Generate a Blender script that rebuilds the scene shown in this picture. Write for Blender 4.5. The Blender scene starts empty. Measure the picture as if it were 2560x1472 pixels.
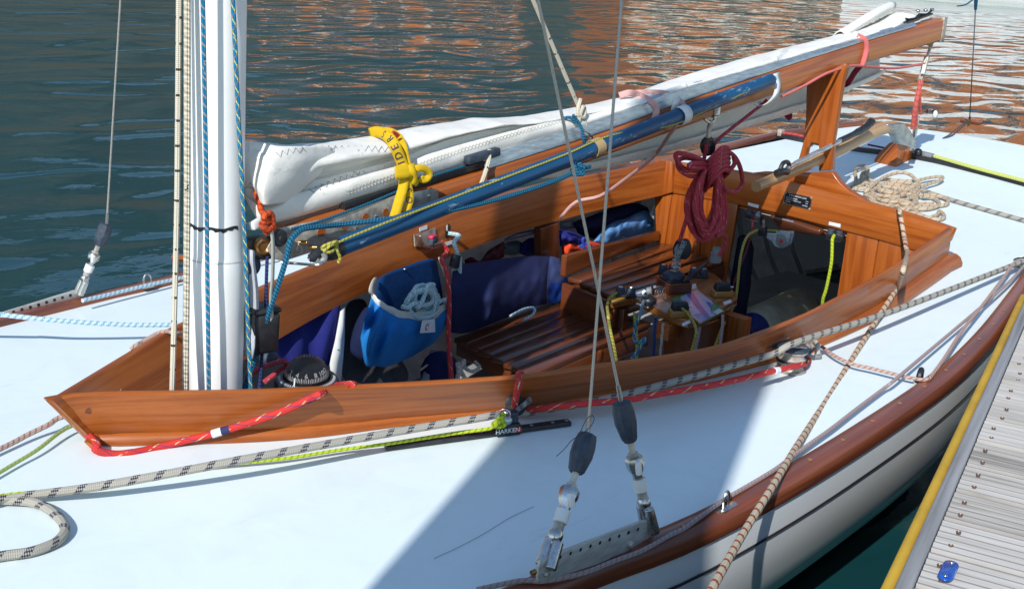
import bpy, math, random
from mathutils import Vector as V, Matrix
random.seed(7)
sc = bpy.context.scene
COL = sc.collection
# ---------------------------------------------------------------- camera
CP = V((-1.33817847, -1.85328238, 0.98183859))
YAW, PIT, ROL, FOC = 0.69788104, 0.29441756, 0.06590858, 3051.602
_f = V((math.cos(PIT)*math.cos(YAW), math.cos(PIT)*math.sin(YAW), -math.sin(PIT)))
_r0 = V((math.sin(YAW), -math.cos(YAW), 0)); _u0 = _r0.cross(_f)
_r = math.cos(ROL)*_r0 + math.sin(ROL)*_u0
_u = -math.sin(ROL)*_r0 + math.cos(ROL)*_u0
cam = bpy.data.objects.new('camera', bpy.data.cameras.new('camera'))
COL.objects.link(cam)
cam.matrix_world = Matrix(((_r.x, _u.x, -_f.x, CP.x), (_r.y, _u.y, -_f.y, CP.y), (_r.z, _u.z, -_f.z, CP.z), (0, 0, 0, 1)))
cam.data.sensor_width = 36; cam.data.lens = FOC/2560*36
cam.data.clip_start = 0.05; cam.data.clip_end = 2000
sc.camera = cam
# surveying helpers: a sight line of the photograph meets a known plane of the boat
KS = 0.01107565
def sheer(x): return KS*(x+0.3)**2
def ray(u, v): return ((u-1280)/FOC)*_r - ((v-736)/FOC)*_u + _f
def pz(u, v, z): d = ray(u, v); return CP + d*((z-CP.z)/d.z)
def py(u, v, y): d = ray(u, v); return CP + d*((y-CP.y)/d.y)
def px(u, v, x): d = ray(u, v); return CP + d*((x-CP.x)/d.x)
def pdep(u, v, t): return CP + ray(u, v)*t
def pb(u, v, o=0.0):           # on the aft bulkhead, o metres in front of it
    d = ray(u, v); return CP + d*((2.285-o-CP.x+.1*CP.y)/(d.x-.1*d.y))
def pd(u, v, h=0.0):           # on the deck, h metres above it
    z = h
    for _ in range(10):
        w = pz(u, v, z); z = deckz(w.x, w.y)+h
    return pz(u, v, z)
def dep(p): return (V(p)-CP).dot(_f)
def wr(p, w): return w*dep(p)/FOC/2      # radius of a rope w pixels of the photograph wide

def interp(tab, x):
    if x <= tab[0][0]: return tab[0][1]
    for (a, b), (c, d) in zip(tab, tab[1:]):
        if x <= c: return b+(d-b)*(x-a)/(c-a)
    return tab[-1][1]
RP = [(-2.4, .03), (-2.2, -.12), (-1.8, -.33), (-1.4, -.50), (-.9, -.68), (-.4, -.80), (.073, -.863), (.277, -.903), (.538, -.924), (.876, -.932), (1.339, -.925), (1.695, -.892), (2.131, -.825), (2.6, -.745), (3.0, -.67), (3.4, -.59), (3.8, -.50), (3.95, -.46)]
RS = [(-2.4, .04), (-2.2, .17), (-1.8, .37), (-1.4, .52), (-.9, .68), (-.4, .79), (.213, .857), (.388, .864), (.547, .879), (.776, .898), (1.3, .925), (1.9, .925), (2.4, .90), (2.885, .83), (3.2, .80), (3.521, .757), (3.814, .65), (3.95, .59)]
def cat(pts, n):               # Catmull-Rom through points, n samples per span
    P = [V(p) for p in pts]
    if len(P) < 3: return [P[0].lerp(P[-1], i/n) for i in range(n+1)]
    out = []
    for i in range(len(P)-1):
        a = P[i-1] if i else P[0]*2-P[1]
        b, c = P[i], P[i+1]
        d = P[i+2] if i+2 < len(P) else P[-1]*2-P[-2]
        for k in range(n):
            t = k/n
            out.append(.5*((2*b)+(c-a)*t+(2*a-5*b+4*c-d)*t*t+(3*b-a-3*c+d)*t**3))
    out.append(P[-1]); return out
def resample(pts, n):
    P = [V(p) for p in pts]; L = [0]
    for a, b in zip(P, P[1:]): L.append(L[-1]+(b-a).length)
    out = []; j = 0
    for i in range(n):
        s = L[-1]*i/(n-1)
        while j < len(L)-2 and L[j+1] < s: j += 1
        t = (s-L[j])/max(1e-9, L[j+1]-L[j]); out.append(P[j].lerp(P[j+1], min(1, max(0, t))))
    return out
_rp = [(p.x, p.y) for p in cat([(a, b, 0) for a, b in RP], 6)]
_rs = [(p.x, p.y) for p in cat([(a, b, 0) for a, b in RS], 6)]
def rp(x): return interp(_rp, x)
def rs(x): return interp(_rs, x)
def deckz(x, y):
    a, b = rp(x), rs(x); m = (a+b)/2; h = max(.05, (b-a)/2)
    return sheer(x)+.016*(1-min(1, abs((y-m)/h))**2)
# ---------------------------------------------------------------- things and parts
def wloc(o):
    p = V((0, 0, 0))
    while o: p += o.location; o = o.parent
    return p
def tag(o, label=None, cat=None, group=None, kind=None):
    if label: o['label'] = label
    if cat: o['category'] = cat
    if group: o['group'] = group
    if kind: o['kind'] = kind
    return o
def thing(name, label, cat, at, group=None):
    o = bpy.data.objects.new(name, None); COL.objects.link(o); o.location = V(at); o.empty_display_size = .05
    return tag(o, label, cat, group)
class M:
    def __init__(s): s.v = []; s.f = []; s.uv = []; s.mi = []
    def add(s, vs, fs, uv=None, mi=0):
        b = len(s.v); s.v += [V(p) for p in vs]; s.uv += (uv or [(0, 0)]*len(vs))
        s.f += [tuple(i+b for i in q) for q in fs]; s.mi += [mi]*len(fs); return s
    def box(s, c, size, R=None, mi=0, taper=1.0):
        c = V(c); hx, hy, hz = [a/2 for a in size]; R = R or Matrix.Identity(3)
        o = random.random()*9
        la = max(range(3), key=lambda i: size[i]); ot = [i for i in range(3) if i != la]
        vs = []; uv = []
        for q, n in (((0, 1, 3, 2), 0), ((4, 6, 7, 5), 0), ((0, 4, 5, 1), 1), ((2, 3, 7, 6), 1), ((0, 2, 6, 4), 2), ((1, 5, 7, 3), 2)):
            b = len(vs)
            for i in q:
                k = taper if i & 1 else 1
                l = V((hx*k*(1 if i & 4 else -1), hy*k*(1 if i & 2 else -1), hz*(1 if i & 1 else -1)))
                vs.append(c+R@l); uv.append((l[la]+o, l[ot[0]]+l[ot[1]]*1.01+o))
        s.add(vs, [(4*k, 4*k+1, 4*k+2, 4*k+3) for k in range(6)], uv, mi); return s
    def bar(s, p0, p1, w, h, up=(0, 0, 1), mi=0):
        p0, p1 = V(p0), V(p1); x = (p1-p0).normalized(); y = V(up).cross(x).normalized(); z = x.cross(y)
        R = Matrix((x, y, z)).transposed()
        return s.box((p0+p1)/2, ((p1-p0).length, w, h), R, mi)
    def tube(s, path, r, n=8, mi=0, cap=True):
        P = [V(p) for p in path]; K = len(P)
        R = r if isinstance(r, (list, tuple)) else [r]*K
        t0 = (P[1]-P[0]).normalized(); nrm = t0.orthogonal().normalized(); L = 0; vs = []; uv = []; fs = []
        for i in range(K):
            t = (P[min(i+1, K-1)]-P[max(i-1, 0)])
            t = t.normalized() if t.length > 1e-9 else t0
            nrm = (nrm-t*nrm.dot(t)); nrm = nrm.normalized() if nrm.length > 1e-6 else t.orthogonal().normalized()
            b = t.cross(nrm)
            if i: L += (P[i]-P[i-1]).length
            for j in range(n+1):
                a = 2*math.pi*j/n; vs.append(P[i]+(nrm*math.cos(a)+b*math.sin(a))*R[i]); uv.append((L, j/n))
            t0 = t
        for i in range(K-1):
            for j in range(n):
                a = i*(n+1)+j; fs.append((a, a+1, a+n+2, a+n+1))
        if cap: fs.append(tuple(range(n))[::-1]); fs.append(tuple((K-1)*(n+1)+j for j in range(n)))
        return s.add(vs, fs, uv, mi)
    def cyl(s, p0, p1, r0, r1=None, n=16, mi=0): return s.tube([p0, p1], [r0, r0 if r1 is None else r1], n, mi)
    def lathe(s, c, ax, prof, n=24, mi=0):
        c = V(c); ax = V(ax).normalized(); e = ax.orthogonal().normalized(); g = ax.cross(e); vs = []; uv = []; fs = []; L = 0
        for i, (r, h) in enumerate(prof):
            if i: L += math.hypot(r-prof[i-1][0], h-prof[i-1][1])
            for j in range(n+1):
                a = 2*math.pi*j/n; vs.append(c+ax*h+(e*math.cos(a)+g*math.sin(a))*max(r, 1e-5)); uv.append((L, j/n))
        for i in range(len(prof)-1):
            for j in range(n):
                a = i*(n+1)+j; fs.append((a, a+1, a+n+2, a+n+1))
        return s.add(vs, fs, uv, mi)
    def poly(s, pts, ext, mi=0, uvx=None, uvy=None):
        P = [V(p) for p in pts]; e = V(ext); n = len(P); o = random.random()*9
        a = V(uvx).normalized() if uvx else (P[1]-P[0]).normalized(); b = V(uvy).normalized() if uvy else e.normalized().cross(a)
        vs = P+[p+e for p in P]
        uv = [((p-P[0]).dot(a)+o, (p-P[0]).dot(b)+o) for p in P]*2
        s.add(vs, [tuple(range(n))[::-1], tuple(range(n, 2*n))], uv, mi)
        vs = []; uv = []; fs = []
        L = 0
        for i in range(n):
            j = (i+1) % n; l = (P[j]-P[i]).length; q = len(vs)
            vs += [P[i], P[j], P[j]+e, P[i]+e]; uv += [(L+o, o), (L+l+o, o), (L+l+o, o+e.length), (L+o, o+e.length)]; L += l
            fs.append((q, q+1, q+2, q+3))
        return s.add(vs, fs, uv, mi)
    def grid(s, rows, mi=0, closed=False, uo=0.0):
        n = len(rows[0]); vs = []; uv = []; fs = []; u = uo
        for i, r in enumerate(rows):
            if i: u += (V(r[n//2])-V(rows[i-1][n//2])).length
            w = 0
            for j, p in enumerate(r):
                if j: w += (V(p)-V(r[j-1])).length
                vs.append(V(p)); uv.append((u, w))
        for i in range(len(rows)-1):
            for j in range(n-1):
                a = i*n+j; fs.append((a, a+1, a+n+1, a+n))
        return s.add(vs, fs, uv, mi)
    def ball(s, c, r, n=16, mi=0, ax=(0, 0, 1)):
        r = r if isinstance(r, (tuple, list)) else (r, r)
        return s.lathe(c, ax, [(r[0]*math.sin(math.pi*k/10), -r[1]*math.cos(math.pi*k/10)) for k in range(11)], n, mi)
    def build(s, name, mat, parent=None, smooth=True, bevel=0, solid=0, sub=0, ang=38, rnd=None, label=None, off=-1):
        me = bpy.data.meshes.new(name)
        if parent is None:
            xs = [p.x for p in s.v]; ys = [p.y for p in s.v]; zs = [p.z for p in s.v]
            org = V(((min(xs)+max(xs))/2, (min(ys)+max(ys))/2, min(zs)))
        else: org = wloc(parent)
        me.from_pydata([tuple(p-org) for p in s.v], [], s.f)
        ul = me.uv_layers.new(name='UVMap')
        ul.data.foreach_set('uv', [c for l in me.loops for c in s.uv[l.vertex_index]])
        for m in (mat if isinstance(mat, (list, tuple)) else [mat]): me.materials.append(m)
        me.polygons.foreach_set('material_index', s.mi)
        me.update()
        if smooth:
            me.polygons.foreach_set('use_smooth', [True]*len(me.polygons)); me.set_sharp_from_angle(angle=math.radians(ang))
        o = bpy.data.objects.new(name, me); COL.objects.link(o)
        if parent: o.parent = parent
        else: o.location = org
        if bevel or solid or sub:
            w = o.modifiers.new('weld', 'WELD'); w.merge_threshold = 1e-5
        if sub: m = o.modifiers.new('sub', 'SUBSURF'); m.levels = m.render_levels = sub
        if solid: m = o.modifiers.new('sol', 'SOLIDIFY'); m.thickness = solid; m.offset = off
        if bevel: m = o.modifiers.new('bev', 'BEVEL'); m.width = bevel; m.segments = 2; m.limit_method = 'ANGLE'; m.angle_limit = math.radians(40)
        if label: o['label'] = label
        return o
def frame(x, up):
    x = V(x).normalized(); z = V(up); z = (z-x*z.dot(x)).normalized(); y = z.cross(x)
    return Matrix((x, y, z)).transposed()
_txt = {}
def text(parent, s, o, x, up, size, mat, name='lettering', ext=.0004, align='CENTER'):
    """flat raised lettering: o = middle of the line, x = reading direction, up = top of the letters"""
    cu = bpy.data.curves.new('t', 'FONT'); cu.body = s; cu.size = size; cu.extrude = ext; cu.align_x = align; cu.align_y = 'CENTER'
    cu.resolution_u = 2
    t = bpy.data.objects.new('t', cu); COL.objects.link(t)
    dg = bpy.context.evaluated_depsgraph_get(); me = bpy.data.meshes.new_from_object(t.evaluated_get(dg))
    bpy.data.objects.remove(t)
    x = V(x).normalized(); y = V(up); y = (y-x*y.dot(x)).normalized(); z = x.cross(y)
    m = Matrix(((x.x, y.x, z.x, o[0]), (x.y, y.y, z.y, o[1]), (x.z, y.z, z.z, o[2]), (0, 0, 0, 1)))
    me.transform(Matrix.Translation(-wloc(parent))@m)
    me.materials.clear(); me.materials.append(mat)
    ob = bpy.data.objects.new(name, me); COL.objects.link(ob); ob.parent = parent
    return ob
# ---------------------------------------------------------------- materials
def mat(name):
    m = bpy.data.materials.new(name); m.use_nodes = True; nt = m.node_tree
    return m, nt, nt.nodes['Principled BSDF']
def nd(nt, t, **k):
    n = nt.nodes.new(t)
    for a, b in k.items(): setattr(n, a, b)
    return n
def lk(nt, a, b): nt.links.new(a, b)
def mth(nt, op, a, b=None, c=None):
    n = nd(nt, 'ShaderNodeMath', operation=op)
    for i, q in enumerate((a, b, c)):
        if q is None: continue
        if isinstance(q, (int, float)): n.inputs[i].default_value = q
        else: lk(nt, q, n.inputs[i])
    return n.outputs[0]
def mix(nt, f, a, b):
    n = nd(nt, 'ShaderNodeMix', data_type='RGBA')
    for i, q in ((0, f), (6, a), (7, b)):
        if isinstance(q, (int, float)): n.inputs[i].default_value = q
        elif isinstance(q, tuple): n.inputs[i].default_value = (*q, 1)
        else: lk(nt, q, n.inputs[i])
    return n.outputs[2]
def noise(nt, co, scale, detail=3, rough=.5, dist=0):
    n = nd(nt, 'ShaderNodeTexNoise'); n.inputs['Scale'].default_value = scale; n.inputs['Detail'].default_value = detail
    n.inputs['Roughness'].default_value = rough; n.inputs['Distortion'].default_value = dist
    if co is not None: lk(nt, co, n.inputs['Vector'])
    return n.outputs['Fac']
def mapping(nt, co, s, loc=(0, 0, 0), rot=(0, 0, 0)):
    n = nd(nt, 'ShaderNodeMapping'); n.inputs['Scale'].default_value = s; n.inputs['Location'].default_value = loc; n.inputs['Rotation'].default_value = rot
    lk(nt, co, n.inputs['Vector']); return n.outputs[0]
def ramp(nt, f, stops):
    n = nd(nt, 'ShaderNodeValToRGB'); e = n.color_ramp.elements
    while len(e) < len(stops): e.new(.5)
    for q, (p, c) in zip(e, stops): q.position = p; q.color = (*c, 1) if len(c) == 3 else c
    lk(nt, f, n.inputs[0]); return n.outputs[0]
def bump(nt, h, bs, strength=.3, dist=.01):
    n = nd(nt, 'ShaderNodeBump'); n.inputs['Strength'].default_value = strength; n.inputs['Distance'].default_value = dist
    lk(nt, h, n.inputs['Height']); lk(nt, n.outputs[0], bs.inputs['Normal']); return n
def coords(nt, k='UV'):
    return nd(nt, 'ShaderNodeTexCoord').outputs[k]
def simple(name, col, rough=.5, metal=0, spec=.5, coat=0, var=.12, vs=30, bmp=0, coord='Object', aniso=None):
    m, nt, b = mat(name)
    co = coords(nt, coord)
    if aniso: co = mapping(nt, co, aniso)
    n = noise(nt, co, vs, 4, .6)
    lo = tuple(max(0, c*(1-var)) for c in col); hi = tuple(min(1, c*(1+var)) for c in col)
    lk(nt, ramp(nt, n, [(.3, lo), (.7, hi)]), b.inputs['Base Color'])
    b.inputs['Roughness'].default_value = rough; b.inputs['Metallic'].default_value = metal; b.inputs['Specular IOR Level'].default_value = spec
    b.inputs['Coat Weight'].default_value = coat; b.inputs['Coat Roughness'].default_value = .08
    lk(nt, mth(nt, 'MULTIPLY_ADD', n, rough*.5, rough*.75), b.inputs['Roughness'])
    if bmp: bump(nt, n, b, bmp, .002)
    return m
def wood(name, dark, mid, light, su=1.0, sv=14, coat=.7, rough=.3, cathedral=7, pores=.25):
    m, nt, b = mat(name); co = coords(nt, 'UV')
    a = noise(nt, mapping(nt, co, (su, sv, 1)), 1.0, 2, .45, .25)
    rings = mth(nt, 'PINGPONG', mth(nt, 'MULTIPLY', a, cathedral*2.0), 1.0)
    fine = noise(nt, mapping(nt, co, (su*3, sv*26, 1)), 1.0, 4, .6)
    big = noise(nt, mapping(nt, co, (su*1.3, sv*.35, 1), (3, 5, 0)), 1.0, 2)
    f = mth(nt, 'ADD', mth(nt, 'MULTIPLY', rings, .34), mth(nt, 'ADD', mth(nt, 'MULTIPLY', fine, .46), mth(nt, 'MULTIPLY', big, .4)))
    c = ramp(nt, f, [(.28, dark), (.55, mid), (.85, light)])
    pore = noise(nt, mapping(nt, co, (su*14, sv*60, 1), (1, 2, 0)), 1.0, 2, .5)
    c = mix(nt, mth(nt, 'MULTIPLY', mth(nt, 'GREATER_THAN', pore, .62), pores), c, tuple(x*.45 for x in dark))
    lk(nt, c, b.inputs['Base Color'])
    b.inputs['Roughness'].default_value = rough; b.inputs['Specular IOR Level'].default_value = .4
    b.inputs['Coat Weight'].default_value = coat; b.inputs['Coat Roughness'].default_value = .06
    wob = noise(nt, mapping(nt, co, (9, 30, 1)), 1.0, 2)
    bump(nt, mth(nt, 'ADD', mth(nt, 'MULTIPLY', fine, .5), wob), b, .12, .002)
    return m
def rope(name, base, fl=None, P=.03, w=.3, slant=.35, strand=.006, fl2=None, rough=.75, half=False, bm=.6, sparse=None):
    """braided rope: u runs along it in metres, v once round it"""
    m, nt, b = mat(name); co = coords(nt, 'UV'); sp = nd(nt, 'ShaderNodeSeparateXYZ'); lk(nt, co, sp.inputs[0])
    u, v = sp.outputs[0], sp.outputs[1]
    k = 4
    p = mth(nt, 'MULTIPLY', u, 2*math.pi/strand); q = mth(nt, 'MULTIPLY', v, 2*math.pi*k)
    s1 = mth(nt, 'SINE', mth(nt, 'ADD', p, q)); s2 = mth(nt, 'SINE', mth(nt, 'SUBTRACT', p, q))
    br = mth(nt, 'MULTIPLY', s1, s2)
    n = noise(nt, co, 60, 3)
    dk = mth(nt, 'MULTIPLY_ADD', br, .13, mth(nt, 'MULTIPLY_ADD', n, .3, .78))
    c = base
    if fl:
        t = mth(nt, 'FRACT', mth(nt, 'ADD', mth(nt, 'MULTIPLY', u, 1/P), mth(nt, 'MULTIPLY', v, slant*4)))
        msk = mth(nt, 'LESS_THAN', t, w)
        if half: msk = mth(nt, 'MULTIPLY', msk, mth(nt, 'GREATER_THAN', br, -.05))
        if sparse: msk = mth(nt, 'MULTIPLY', msk, mth(nt, 'GREATER_THAN', noise(nt, mapping(nt, co, (1/P, 3, 1)), sparse, 1), .5))
        c = mix(nt, msk, base, fl)
        if fl2:
            t2 = mth(nt, 'FRACT', mth(nt, 'ADD', mth(nt, 'ADD', mth(nt, 'MULTIPLY', u, 1/P), .5), mth(nt, 'MULTIPLY', v, -slant*4)))
            c = mix(nt, mth(nt, 'LESS_THAN', t2, w*.6), c, fl2)
    mul = nd(nt, 'ShaderNodeMix', data_type='RGBA', blend_type='MULTIPLY'); mul.inputs[0].default_value = 1
    if isinstance(c, tuple): mul.inputs[6].default_value = (*c, 1)
    else: lk(nt, c, mul.inputs[6])
    cr = nd(nt, 'ShaderNodeCombineColor')
    for i in range(3): lk(nt, dk, cr.inputs[i])
    lk(nt, cr.outputs[0], mul.inputs[7]); lk(nt, mul.outputs[2], b.inputs['Base Color'])
    b.inputs['Roughness'].default_value = rough; b.inputs['Specular IOR Level'].default_value = .3
    bump(nt, br, b, bm, .001)
    return m
def cloth(name, col, weave=900, rough=.85, var=.2, wr_=.5, trans=0, stain=None, crease=0):
    m, nt, b = mat(name); co = coords(nt, 'Object')
    n = noise(nt, co, 9, 4, .6); n2 = noise(nt, co, weave, 2)
    c = ramp(nt, n, [(.25, tuple(x*(1-var) for x in col)), (.75, tuple(min(1, x*(1+var)) for x in col))])
    if stain: c = mix(nt, mth(nt, 'MULTIPLY', mth(nt, 'GREATER_THAN', noise(nt, co, 60, 5, .7), .63), .35), c, stain)
    lk(nt, c, b.inputs['Base Color']); b.inputs['Roughness'].default_value = rough; b.inputs['Specular IOR Level'].default_value = .25
    w = noise(nt, mapping(nt, co, (1, 1.6, 1.2)), 24, 3, .55, .6)
    hh = mth(nt, 'ADD', mth(nt, 'MULTIPLY', w, wr_), mth(nt, 'MULTIPLY', n2, .06))
    if crease:
        cr_ = mth(nt, 'ABSOLUTE', mth(nt, 'SUBTRACT', noise(nt, mapping(nt, co, (.7, 1, 2.0), rot=(0, .35, .2)), 8, 1, .4, .8), .5))
        c2_ = mth(nt, 'ABSOLUTE', mth(nt, 'SUBTRACT', noise(nt, mapping(nt, co, (.8, 1.5, 1.6), rot=(0, -.6, .2)), 15, 1, .4, .6), .5))
        hh = mth(nt, 'SUBTRACT', hh, mth(nt, 'MULTIPLY', mth(nt, 'MINIMUM', mth(nt, 'ADD', cr_, mth(nt, 'MULTIPLY', c2_, .5)), .16), crease))
    bump(nt, hh, b, .5, .01)
    if trans:
        tr = nd(nt, 'ShaderNodeBsdfTranslucent'); lk(nt, c, tr.inputs[0]); mx = nd(nt, 'ShaderNodeMixShader'); mx.inputs[0].default_value = trans
        lk(nt, b.outputs[0], mx.inputs[1]); lk(nt, tr.outputs[0], mx.inputs[2]); lk(nt, mx.outputs[0], nt.nodes['Material Output'].inputs[0])
    return m
WD = wood('varnished_coaming', (.17, .036, .004), (.30, .073, .010), (.41, .120, .022), 1.7, 34, coat=.12, rough=.38, cathedral=3, pores=.45)
WB = wood('varnished_boom', (.25, .055, .009), (.36, .092, .017), (.47, .145, .035), 1.2, 44, coat=.15, cathedral=4, pores=.4)
WO = wood('varnished_panel', (.20, .042, .006), (.31, .072, .010), (.42, .115, .019), 1.5, 34, coat=.25, cathedral=3, pores=.35)
WS = wood('dark_slat', (.055, .016, .006), (.098, .028, .010), (.15, .045, .017), 1.2, 18, coat=.6, rough=.3, cathedral=3)
WR = wood('rail_mahogany', (.10, .028, .014), (.19, .050, .022), (.30, .09, .035), 1.0, 20, coat=.5, rough=.35, cathedral=4)
WP = wood('pale_ash', (.30, .15, .06), (.44, .25, .115), (.55, .35, .18), 1.0, 26, coat=.3, rough=.4, cathedral=3)
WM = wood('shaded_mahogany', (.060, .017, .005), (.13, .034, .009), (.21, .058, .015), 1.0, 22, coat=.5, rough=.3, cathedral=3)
WC = wood('console_wood', (.20, .065, .015), (.32, .12, .03), (.44, .19, .06), 1.0, 18, cathedral=4)
def deck_mat():
    m, nt, b = mat('white_deck_paint'); co = coords(nt, 'Object')
    n = noise(nt, co, 3, 5, .6); g = noise(nt, co, 260, 2)
    c = ramp(nt, n, [(.2, (.73, .825, .84)), (.7, (.775, .865, .88))])
    sc_ = noise(nt, mapping(nt, co, (4, 26, 1), rot=(0, 0, .5)), 1.0, 5, .7, .4)
    c = mix(nt, mth(nt, 'MULTIPLY', mth(nt, 'GREATER_THAN', sc_, .665), .14), c, (.4, .4, .4))
    ms_ = noise(nt, mapping(nt, co, (2, 2, 2), (4, 4, 0)), 3.0, 6, .7, .8)
    c = mix(nt, mth(nt, 'MULTIPLY', ramp(nt, ms_, [(.5, (0, 0, 0)), (.75, (1, 1, 1))]), .16), c, (.45, .46, .42))
    sp = noise(nt, co, 38, 2, .5)
    c = mix(nt, mth(nt, 'MULTIPLY', mth(nt, 'GREATER_THAN', sp, .80), .35), c, (.25, .22, .2))
    lk(nt, c, b.inputs['Base Color']); b.inputs['Roughness'].default_value = .45
    bump(nt, mth(nt, 'ADD', g, mth(nt, 'MULTIPLY', n, 3)), b, .05, .003)
    return m
DK = deck_mat()
def hull_mat():
    m, nt, b = mat('white_hull_gelcoat'); co = coords(nt, 'Object')
    st = noise(nt, mapping(nt, co, (2.0, 1, 9)), 1.0, 5, .65, .5)
    sx = nd(nt, 'ShaderNodeSeparateXYZ'); lk(nt, co, sx.inputs[0])
    c = ramp(nt, st, [(.3, (.75, .78, .775)), (.62, (.80, .83, .83))])
    low = nd(nt, 'ShaderNodeMapRange'); lk(nt, nd(nt, 'ShaderNodeNewGeometry').outputs['Position'], low.inputs[0]) if False else None
    pos = nd(nt, 'ShaderNodeNewGeometry').outputs['Position']; sp = nd(nt, 'ShaderNodeSeparateXYZ'); lk(nt, pos, sp.inputs[0])
    slime = mth(nt, 'LESS_THAN', mth(nt, 'ADD', sp.outputs[2], mth(nt, 'MULTIPLY', noise(nt, co, 14, 5, .7), .10)), -.385)
    c = mix(nt, mth(nt, 'MULTIPLY', slime, .7), c, (.12, .11, .05))
    lk(nt, c, b.inputs['Base Color']); b.inputs['Roughness'].default_value = .22; b.inputs['Coat Weight'].default_value = .5; b.inputs['Coat Roughness'].default_value = .1
    return m
HU = hull_mat()
INS = simple('hull_lining', (.74, .75, .76), .7, var=.25, vs=7)
GREY = simple('grey_lining', (.34, .35, .37), .7, var=.25, vs=9)
SS = simple('stainless', (.55, .55, .54), .28, 1, vs=60, var=.25)
SSD = simple('worn_stainless', (.42, .39, .34), .42, .3, vs=40, var=.45, bmp=.1)
PLT = simple('chain_plate_steel', (.50, .49, .46), .5, .25, vs=22, var=.22, bmp=.1, aniso=(1, 6, 6))
ALU = simple('boom_track_alloy', (.50, .52, .54), .35, .8, vs=24, var=.3, aniso=(1, 8, 8))
BLK = simple('black_plastic', (.018, .020, .024), .4, vs=60, var=.4)
RUB = simple('blue_black_rubber', (.035, .05, .075), .6, vs=90, var=.4, bmp=.1)
GRP = simple('grey_plastic', (.22, .23, .23), .5, vs=50)
WHT = simple('white_plastic', (.72, .73, .72), .45, vs=40, var=.05)
BRZ = simple('bronze', (.36, .19, .07), .35, .9, vs=60, var=.3)
MASTP = simple('white_mast_paint', (.84, .84, .82), .4, vs=5, var=.06, bmp=.05)
SAIL = cloth('sailcloth', (.87, .85, .79), 700, .6, .07, .30, .12, (.45, .45, .45), .9)
STITCH = simple('grey_thread', (.13, .14, .16), .8)
STW = simple('cream_thread', (.45, .43, .36), .8)
YEL = cloth('yellow_webbing', (.62, .40, .010), 1400, .8, .12, .2)
NAVL = simple('navy_print', (.022, .022, .09), .8)
REDP = simple('red_print', (.55, .05, .03), .7)
LBL = simple('label_white', (.72, .76, .80), .5, var=.04)
INK = simple('label_ink', (.12, .13, .15), .6)
def pole_mat():
    m, nt, b = mat('scuffed_blue_paint'); co = coords(nt, 'UV')
    n = noise(nt, mapping(nt, co, (9, 3, 1)), 3.0, 5, .75, .5)
    gate = noise(nt, mapping(nt, co, (2.2, 1, 1)), 1.6, 1)
    k = mth(nt, 'MULTIPLY', mth(nt, 'GREATER_THAN', n, .60), mth(nt, 'GREATER_THAN', gate, .50))
    c = mix(nt, mth(nt, 'MULTIPLY', k, .55), ramp(nt, noise(nt, co, 6, 3), [(.3, (.003, .050, .135)), (.7, (.005, .075, .185))]), (.35, .5, .58))
    lk(nt, c, b.inputs['Base Color']); b.inputs['Roughness'].default_value = .42
    return m
POLE = pole_mat()
CBLU = cloth('royal_blue_canvas', (.010, .18, .52), 1100, .8, .2, .35)
CNAV = cloth('navy_canvas', (.013, .018, .068), 1100, .85, .25, .35)
CIND = cloth('indigo_canvas', (.018, .022, .17), 1100, .85, .25, .5)
CSKY = cloth('faded_blue_canvas', (.10, .25, .52), 900, .85, .2, .8)
CORG = cloth('orange_canvas', (.80, .075, .022), 900, .8, .12, .3)
WEBB = cloth('grey_webbing', (.42, .42, .37), 1600, .8, .1, .2)
PINK = cloth('pink_webbing', (.62, .36, .34), 1600, .8, .1, .2)
PNKR = cloth('coral_webbing', (.62, .16, .15), 1600, .8, .1, .2)
CRIM = cloth('crimson_webbing', (.24, .012, .03), 1600, .8, .1, .2)
R_JIB = rope('jib_sheet', (.40, .375, .32), (.02, .022, .05), .042, .30, .22, .0065, half=True)
R_TAN = rope('tan_rope', (.56, .46, .33), (.40, .17, .09), .030, .14, .20, .006, half=False)
R_MOOR = rope('mooring_rope', (.56, .48, .35), (.33, .07, .03), .030, .26, .18, .006, half=False)
R_RED = rope('red_rope', (.62, .040, .035), (.62, .55, .30), .050, .10, .5, .0055, (.10, .04, .18), sparse=2.0)
R_CRIM = rope('crimson_rope', (.48, .050, .075), (.75, .5, .5), .05, .05, .5, .006, sparse=2)
R_LIME = rope('lime_cord', (.55, .68, .035), (.30, .40, .02), .012, .3, .3, .004)
R_YEL = rope('yellow_cord', (.55, .48, .09), (.22, .25, .06), .010, .3, .3, .004)
R_BLUE = rope('blue_rope', (.006, .07, .17), (.02, .20, .30), .007, .45, .5, .005)
R_BLY = rope('blue_yellow_rope', (.008, .20, .40), (.62, .66, .16), .024, .18, .5, .006, (.40, .2, .08))
R_BLW = rope('blue_white_rope', (.008, .19, .37), (.40, .33, .28), .016, .25, .4, .006)
R_TEAL = rope('pale_teal_rope', (.42, .70, .76), (.78, .84, .84), .010, .4, .5, .005)
R_LIFE = rope('sky_flecked_rope', (.62, .74, .78), (.01, .30, .52), .014, .45, .4, .006, half=True)
R_WHT = rope('white_flecked_rope', (.66, .60, .48), (.05, .045, .04), .045, .10, .0, .007, sparse=1)
R_TWI = rope('cream_laid_rope', (.66, .60, .48), (.46, .41, .31), .016, .35, .25, .016, bm=.9)
R_PNK = rope('pink_flecked_rope', (.55, .42, .36), (.42, .16, .13), .013, .3, .4, .005)
R_GRY = rope('grey_flecked_rope', (.42, .37, .36), (.45, .2, .2), .012, .25, .4, .004)
R_ORG = rope('orange_cord', (.60, .085, .02), (.38, .04, .01), .01, .3, .3, .005)
R_NAVY = rope('navy_cord', (.02, .03, .12), (.06, .1, .3), .008, .3, .3, .004)
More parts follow.
